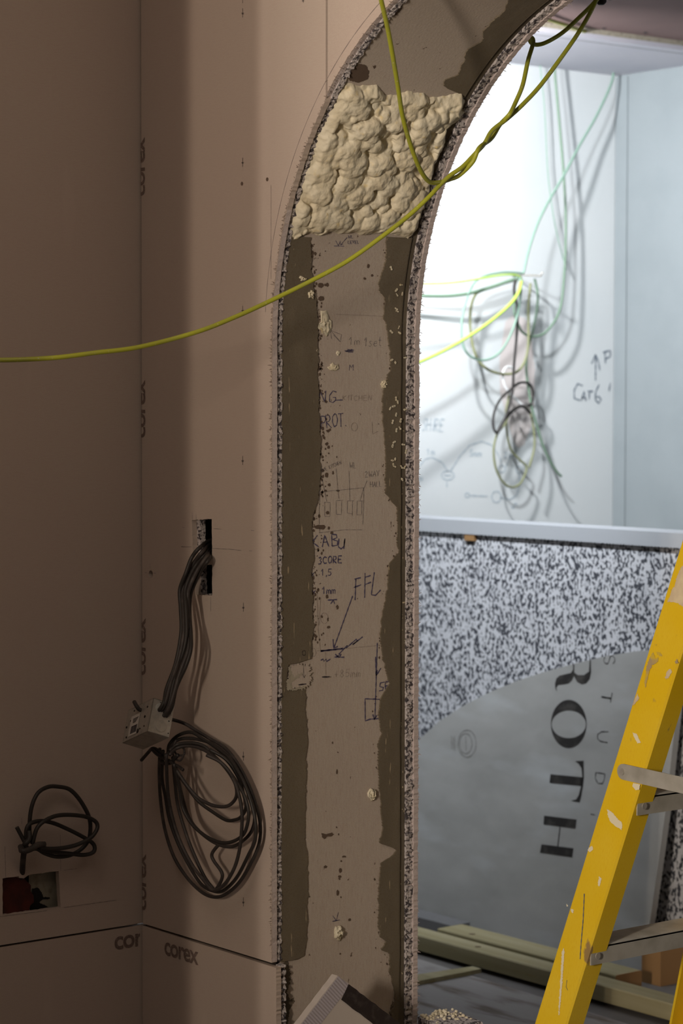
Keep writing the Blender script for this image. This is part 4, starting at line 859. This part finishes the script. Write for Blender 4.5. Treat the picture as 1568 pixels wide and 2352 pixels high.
cable('cable_tie', [hit(x, y, 1, -.094) for x, y in ZC([(400,650),(440,690),(490,722),(560,755),(600,785),(640,805),(685,838)])], .0034, 'darkcable', cbn)
cable('cable_tie', [hit(x, y, 1, -.088) for x, y in ZC([(480,760),(520,780),(570,770),(620,720),(640,700)])], .0040, 'darkcable', cbn)

# left coil
clc = empty('cable_coil', tuple(hit(47, 2000, 0, 0)), label='small coil of dark cable tied to a strap above the red putty pad', cat='cable')
LC = [[(270,720),(265,560),(285,400),(340,280),(430,225),(520,222),(620,245),(700,320),(770,430),(805,520),(810,620),(790,710),(720,790),(620,840),(500,850),(400,820),(330,780),(260,790)],
 [(240,740),(235,620),(270,555),(370,530),(480,550),(600,600),(720,660),(820,720),(850,770),(830,815),(750,835),(640,825),(500,810),(400,800),(300,770)],
 [(290,740),(330,600),(400,530),(500,485),(620,475),(760,490),(850,530),(875,580),(850,640),(800,690),(700,740),(580,770),(460,780),(350,770)]]
for i, L_ in enumerate(LC):
    q = ZL(L_); k = len(q); cable('cable', [hit(x, y, 0, .026+.012*i+.004*math.sin(j*.9)) for j, (x, y) in enumerate(q)], .0044, 'darkcable', clc)
cable('cable', [hit(x, y, 0, o_) for (x, y), o_ in zip(ZL([(150,585),(200,680),(230,740),(255,800)]), (.03, .035, .04, .04))], .0044, 'darkcable', clc)
cable('cable', [hit(x, y, 0, o_) for (x, y), o_ in zip(ZL([(240,770),(215,820),(205,900),(200,980),(185,1060)]), (.035, .03, .02, .0, -.022))], .0062, 'grey', clc)
cable('strap', [hit(x, y, 0, o_) for (x, y), o_ in zip(ZL([(185,760),(205,800),(270,785),(340,745),(400,740)]), (.045, .062, .064, .062, .06))], .0062, 'grey', clc)
cable('strap', [hit(x, y, 0, o_) for (x, y), o_ in zip(ZL([(260,620),(262,690),(225,740),(190,800)]), (.045, .05, .05, .03))], .0058, 'darkcable', clc)
# red pad in the left hole
rp = ZL([(22,1050),(100,1036),(150,1030),(215,1045),(250,1080),(278,1110),(275,1160),(300,1200),(305,1260),(270,1290),(262,1335),(150,1360),(25,1376)])
MB().prism([hit(x, y, 0, -.012) for x, y in rp], (-.02, 0, 0)).build('putty_pad', 'red', recalc=True, label='dark red putty pad inside the cut-out of the left wall', cat='putty pad')

# yellow-green cables
RY = .0044
A = [(-200,800,4.35),(-90,822,4.33),(0,827,4.32),(120,822,4.33),(220,810,4.36),(320,797,4.40),(450,763,4.46),(540,728,4.52),(625,689,4.57),(720,642,4.60),(800,598,4.62),(880,541,4.64),(940,494,4.66),(985,452,4.67),(1010,425,4.68),(1035,402,4.69),(1062,383,4.70),(1092,352,4.72),(1112,330,4.73),(1130,300,4.75),(1165,272,4.77),(1200,240,4.79),(1240,197,4.82),(1290,130,4.86),(1330,72,4.90),(1362,15,4.93),(1385,-40,4.95)]
cable('yellow_cable', [deep(*p) for p in A], RY, 'yellow', n=12, label='yellow green cable sweeping from the left wall up to the top right', cat='cable')
Bc = [(862,-60,4.50),(875,0,4.52),(892,75,4.54),(912,190,4.57),(925,270,4.59),(945,340,4.61),(965,390,4.63),(985,417,4.655),(1008,419,4.68),(1032,412,4.70),(1055,402,4.715),(1085,372,4.70),(1100,340,4.70),(1128,318,4.77),(1148,286,4.78),(1170,262,4.755),(1185,232,4.78),(1200,195,4.80),(1212,140,4.84),(1224,98,4.88),(1220,86,4.90),(1216,92,4.91),(1225,102,4.92),(1250,99,4.93),(1290,76,4.95),(1330,40,4.965),(1368,2,4.975),(1390,-30,4.98)]
cable('yellow_cable', [deep(p[0], p[1], p[2]-max(0, (420-p[1])/420*.27) if i < 8 else p[2]) for i, p in enumerate(Bc)], RY, 'yellow', n=12, label='yellow green cable hanging at the top and twisted round the long one', cat='cable')
Cc = [(1180,10),(1255,43),(1300,58),(1340,72),(1400,86),(1440,92),(1490,97),(1530,100),(1568,103),(1700,112)]
cable('yellow_cable', [hit(x, y, 2, SZ+.018) for x, y in Cc], .0055, 'yellow', label='yellow green cable running along the mauve ceiling board', cat='cable')
mb = MB(); c0 = deep(1380, 2, 5.0)
mb.tube([c0+up*.03-rt*.0, c0+up*.01, c0-up*.003, c0-up*.008], [.011, .012, .011, .006], 16)
mb.tube([c0+rt*.018+up*.03, c0+rt*.018+up*.008, c0+rt*.018+up*.002], [.008, .008, .004], 12); mb.tube([c0+up*.02, c0+up*.9], .004, 8)
mb.build('cable_connector', 'black', label='black connector gripping the yellow cables at the top right', cat='connector')

# hanging cables on the far left wall
HG = [
 ('thin grey green cable falling in the right-hand loop', 'greencable', .0045, [(1272,120),(1274,170),(1285,290),(1294,400),(1299,500),(1298,580),(1294,650),(1288,700),(1275,735),(1250,765),(1221,773),(1199,762),(1186,736),(1180,708),(1181,660),(1188,638)], (.03, .07)),
 ('pale green cable slanting down from the soffit corner', 'palegreen', .0048, [(1409,150),(1404,190),(1370,265),(1330,335),(1296,400),(1262,458),(1235,512),(1215,570),(1201,628)], (.02, .10)),
 ('pale green cable in the widest left loop', 'palegreen', .0042, Z3([[(780,150),(700,143),(620,145),(520,165),(460,195),(415,250),(370,370),(345,500),(350,650),(400,740),(490,775),(580,750),(650,680),(710,560),(745,450),(770,300),(765,180)]])[0], (.06, .09)),
 ('olive green cable in the second left loop', 'olive', .0048, Z3([[(740,195),(620,230),(500,270),(440,310),(408,420),(410,580),(450,750),(530,840),(640,875),(740,860),(800,780),(825,650),(825,400),(840,220)]])[0], (.04, .07)),
 ('dark cable hanging straight from the hook into the lower coil', 'darkcable', .0046, Z3([[(730,190),(722,280),(745,400),(740,600),(722,800),(710,1000),(680,1130),(640,1230),(600,1300),(572,1250),(580,1150),(625,1055),(700,985),(760,940),(830,945),(860,1010),(850,1080),(820,1105)]])[0], (.08, .05)),
 ('green cable hanging from the hook with a bare white end', 'greencable', .0046, Z3([[(870,190),(892,300),(885,420),(855,570),(820,700),(810,850),(830,1000),(850,1120),(890,1260),(930,1390),(980,1500),(1030,1580),(1062,1612)]])[0], (.05, .05)),
 ('olive cable in the lowest loop', 'olive', .0040, Z3([[(690,1010),(665,1150),(672,1300),(700,1420),(760,1490),(810,1540),(800,1600),(760,1670),(700,1690),(640,1650),(590,1550),(575,1420),(600,1310),(650,1240),(700,1150),(770,1105),(830,1140),(860,1250),(868,1400),(830,1550)]])[0], (.03, .05)),
 ('white cable crossing the middle of the tangle', 'whitecable', .0042, Z3([[(720,830),(670,825),(645,860),(645,930),(680,1000),(740,1060),(800,1120),(835,1155)]])[0], (.05, .06)),
 ('dark bunched loop at the lower left of the tangle', 'darkcable', .0058, Z3([[(600,1300),(650,1210),(700,1150),(760,1110),(800,1115),(835,1155)]])[0], (.06, .06)),
 ('thin lime cable entering from the left at hook height', 'lime', .0032, [(930,650),(960,652),(1030,650),(1090,642),(1150,632),(1185,632),(1198,640)], (.10, .08)),
 ('dark green cable entering from the left just below the lime one', 'greencable', .0062, [(930,678),(960,679),(1020,680),(1070,675),(1120,662),(1170,645),(1196,636)], (.03, .06)),
 ('bright lime cable rising from the lower left to the hook', 'lime', .0060, [(930,845),(962,832),(1020,805),(1080,770),(1130,735),(1170,700),(1190,672),(1197,645)], (.12, .09)),
 ('faint thin cable hanging left of the slanting one', 'palegreen', .0022, [(1240,150),(1250,250),(1258,400),(1275,520),(1300,620)], (.02, .02)),
]
for lab, m_, r_, q, of in HG:
    cable('hanging_cable', path(q, [o_*1.9 for o_ in (np.linspace(of[0], of[1], len(q)))], 'A'), r_, m_, n=8, label=lab, cat='cable', group='cables hanging on the white far wall')
p = hit(1197, 636, 0, XA+.05); mb = MB(); mb.tube([(XA, p[1], p[2]+.01), (XA+.15, p[1], p[2]), (XA+.158, p[1], p[2]+.012)], .0035, 8); mb.build('wall_hook', 'zinc', label='small hook on the white far wall carrying the tangle of cables', cat='hook')
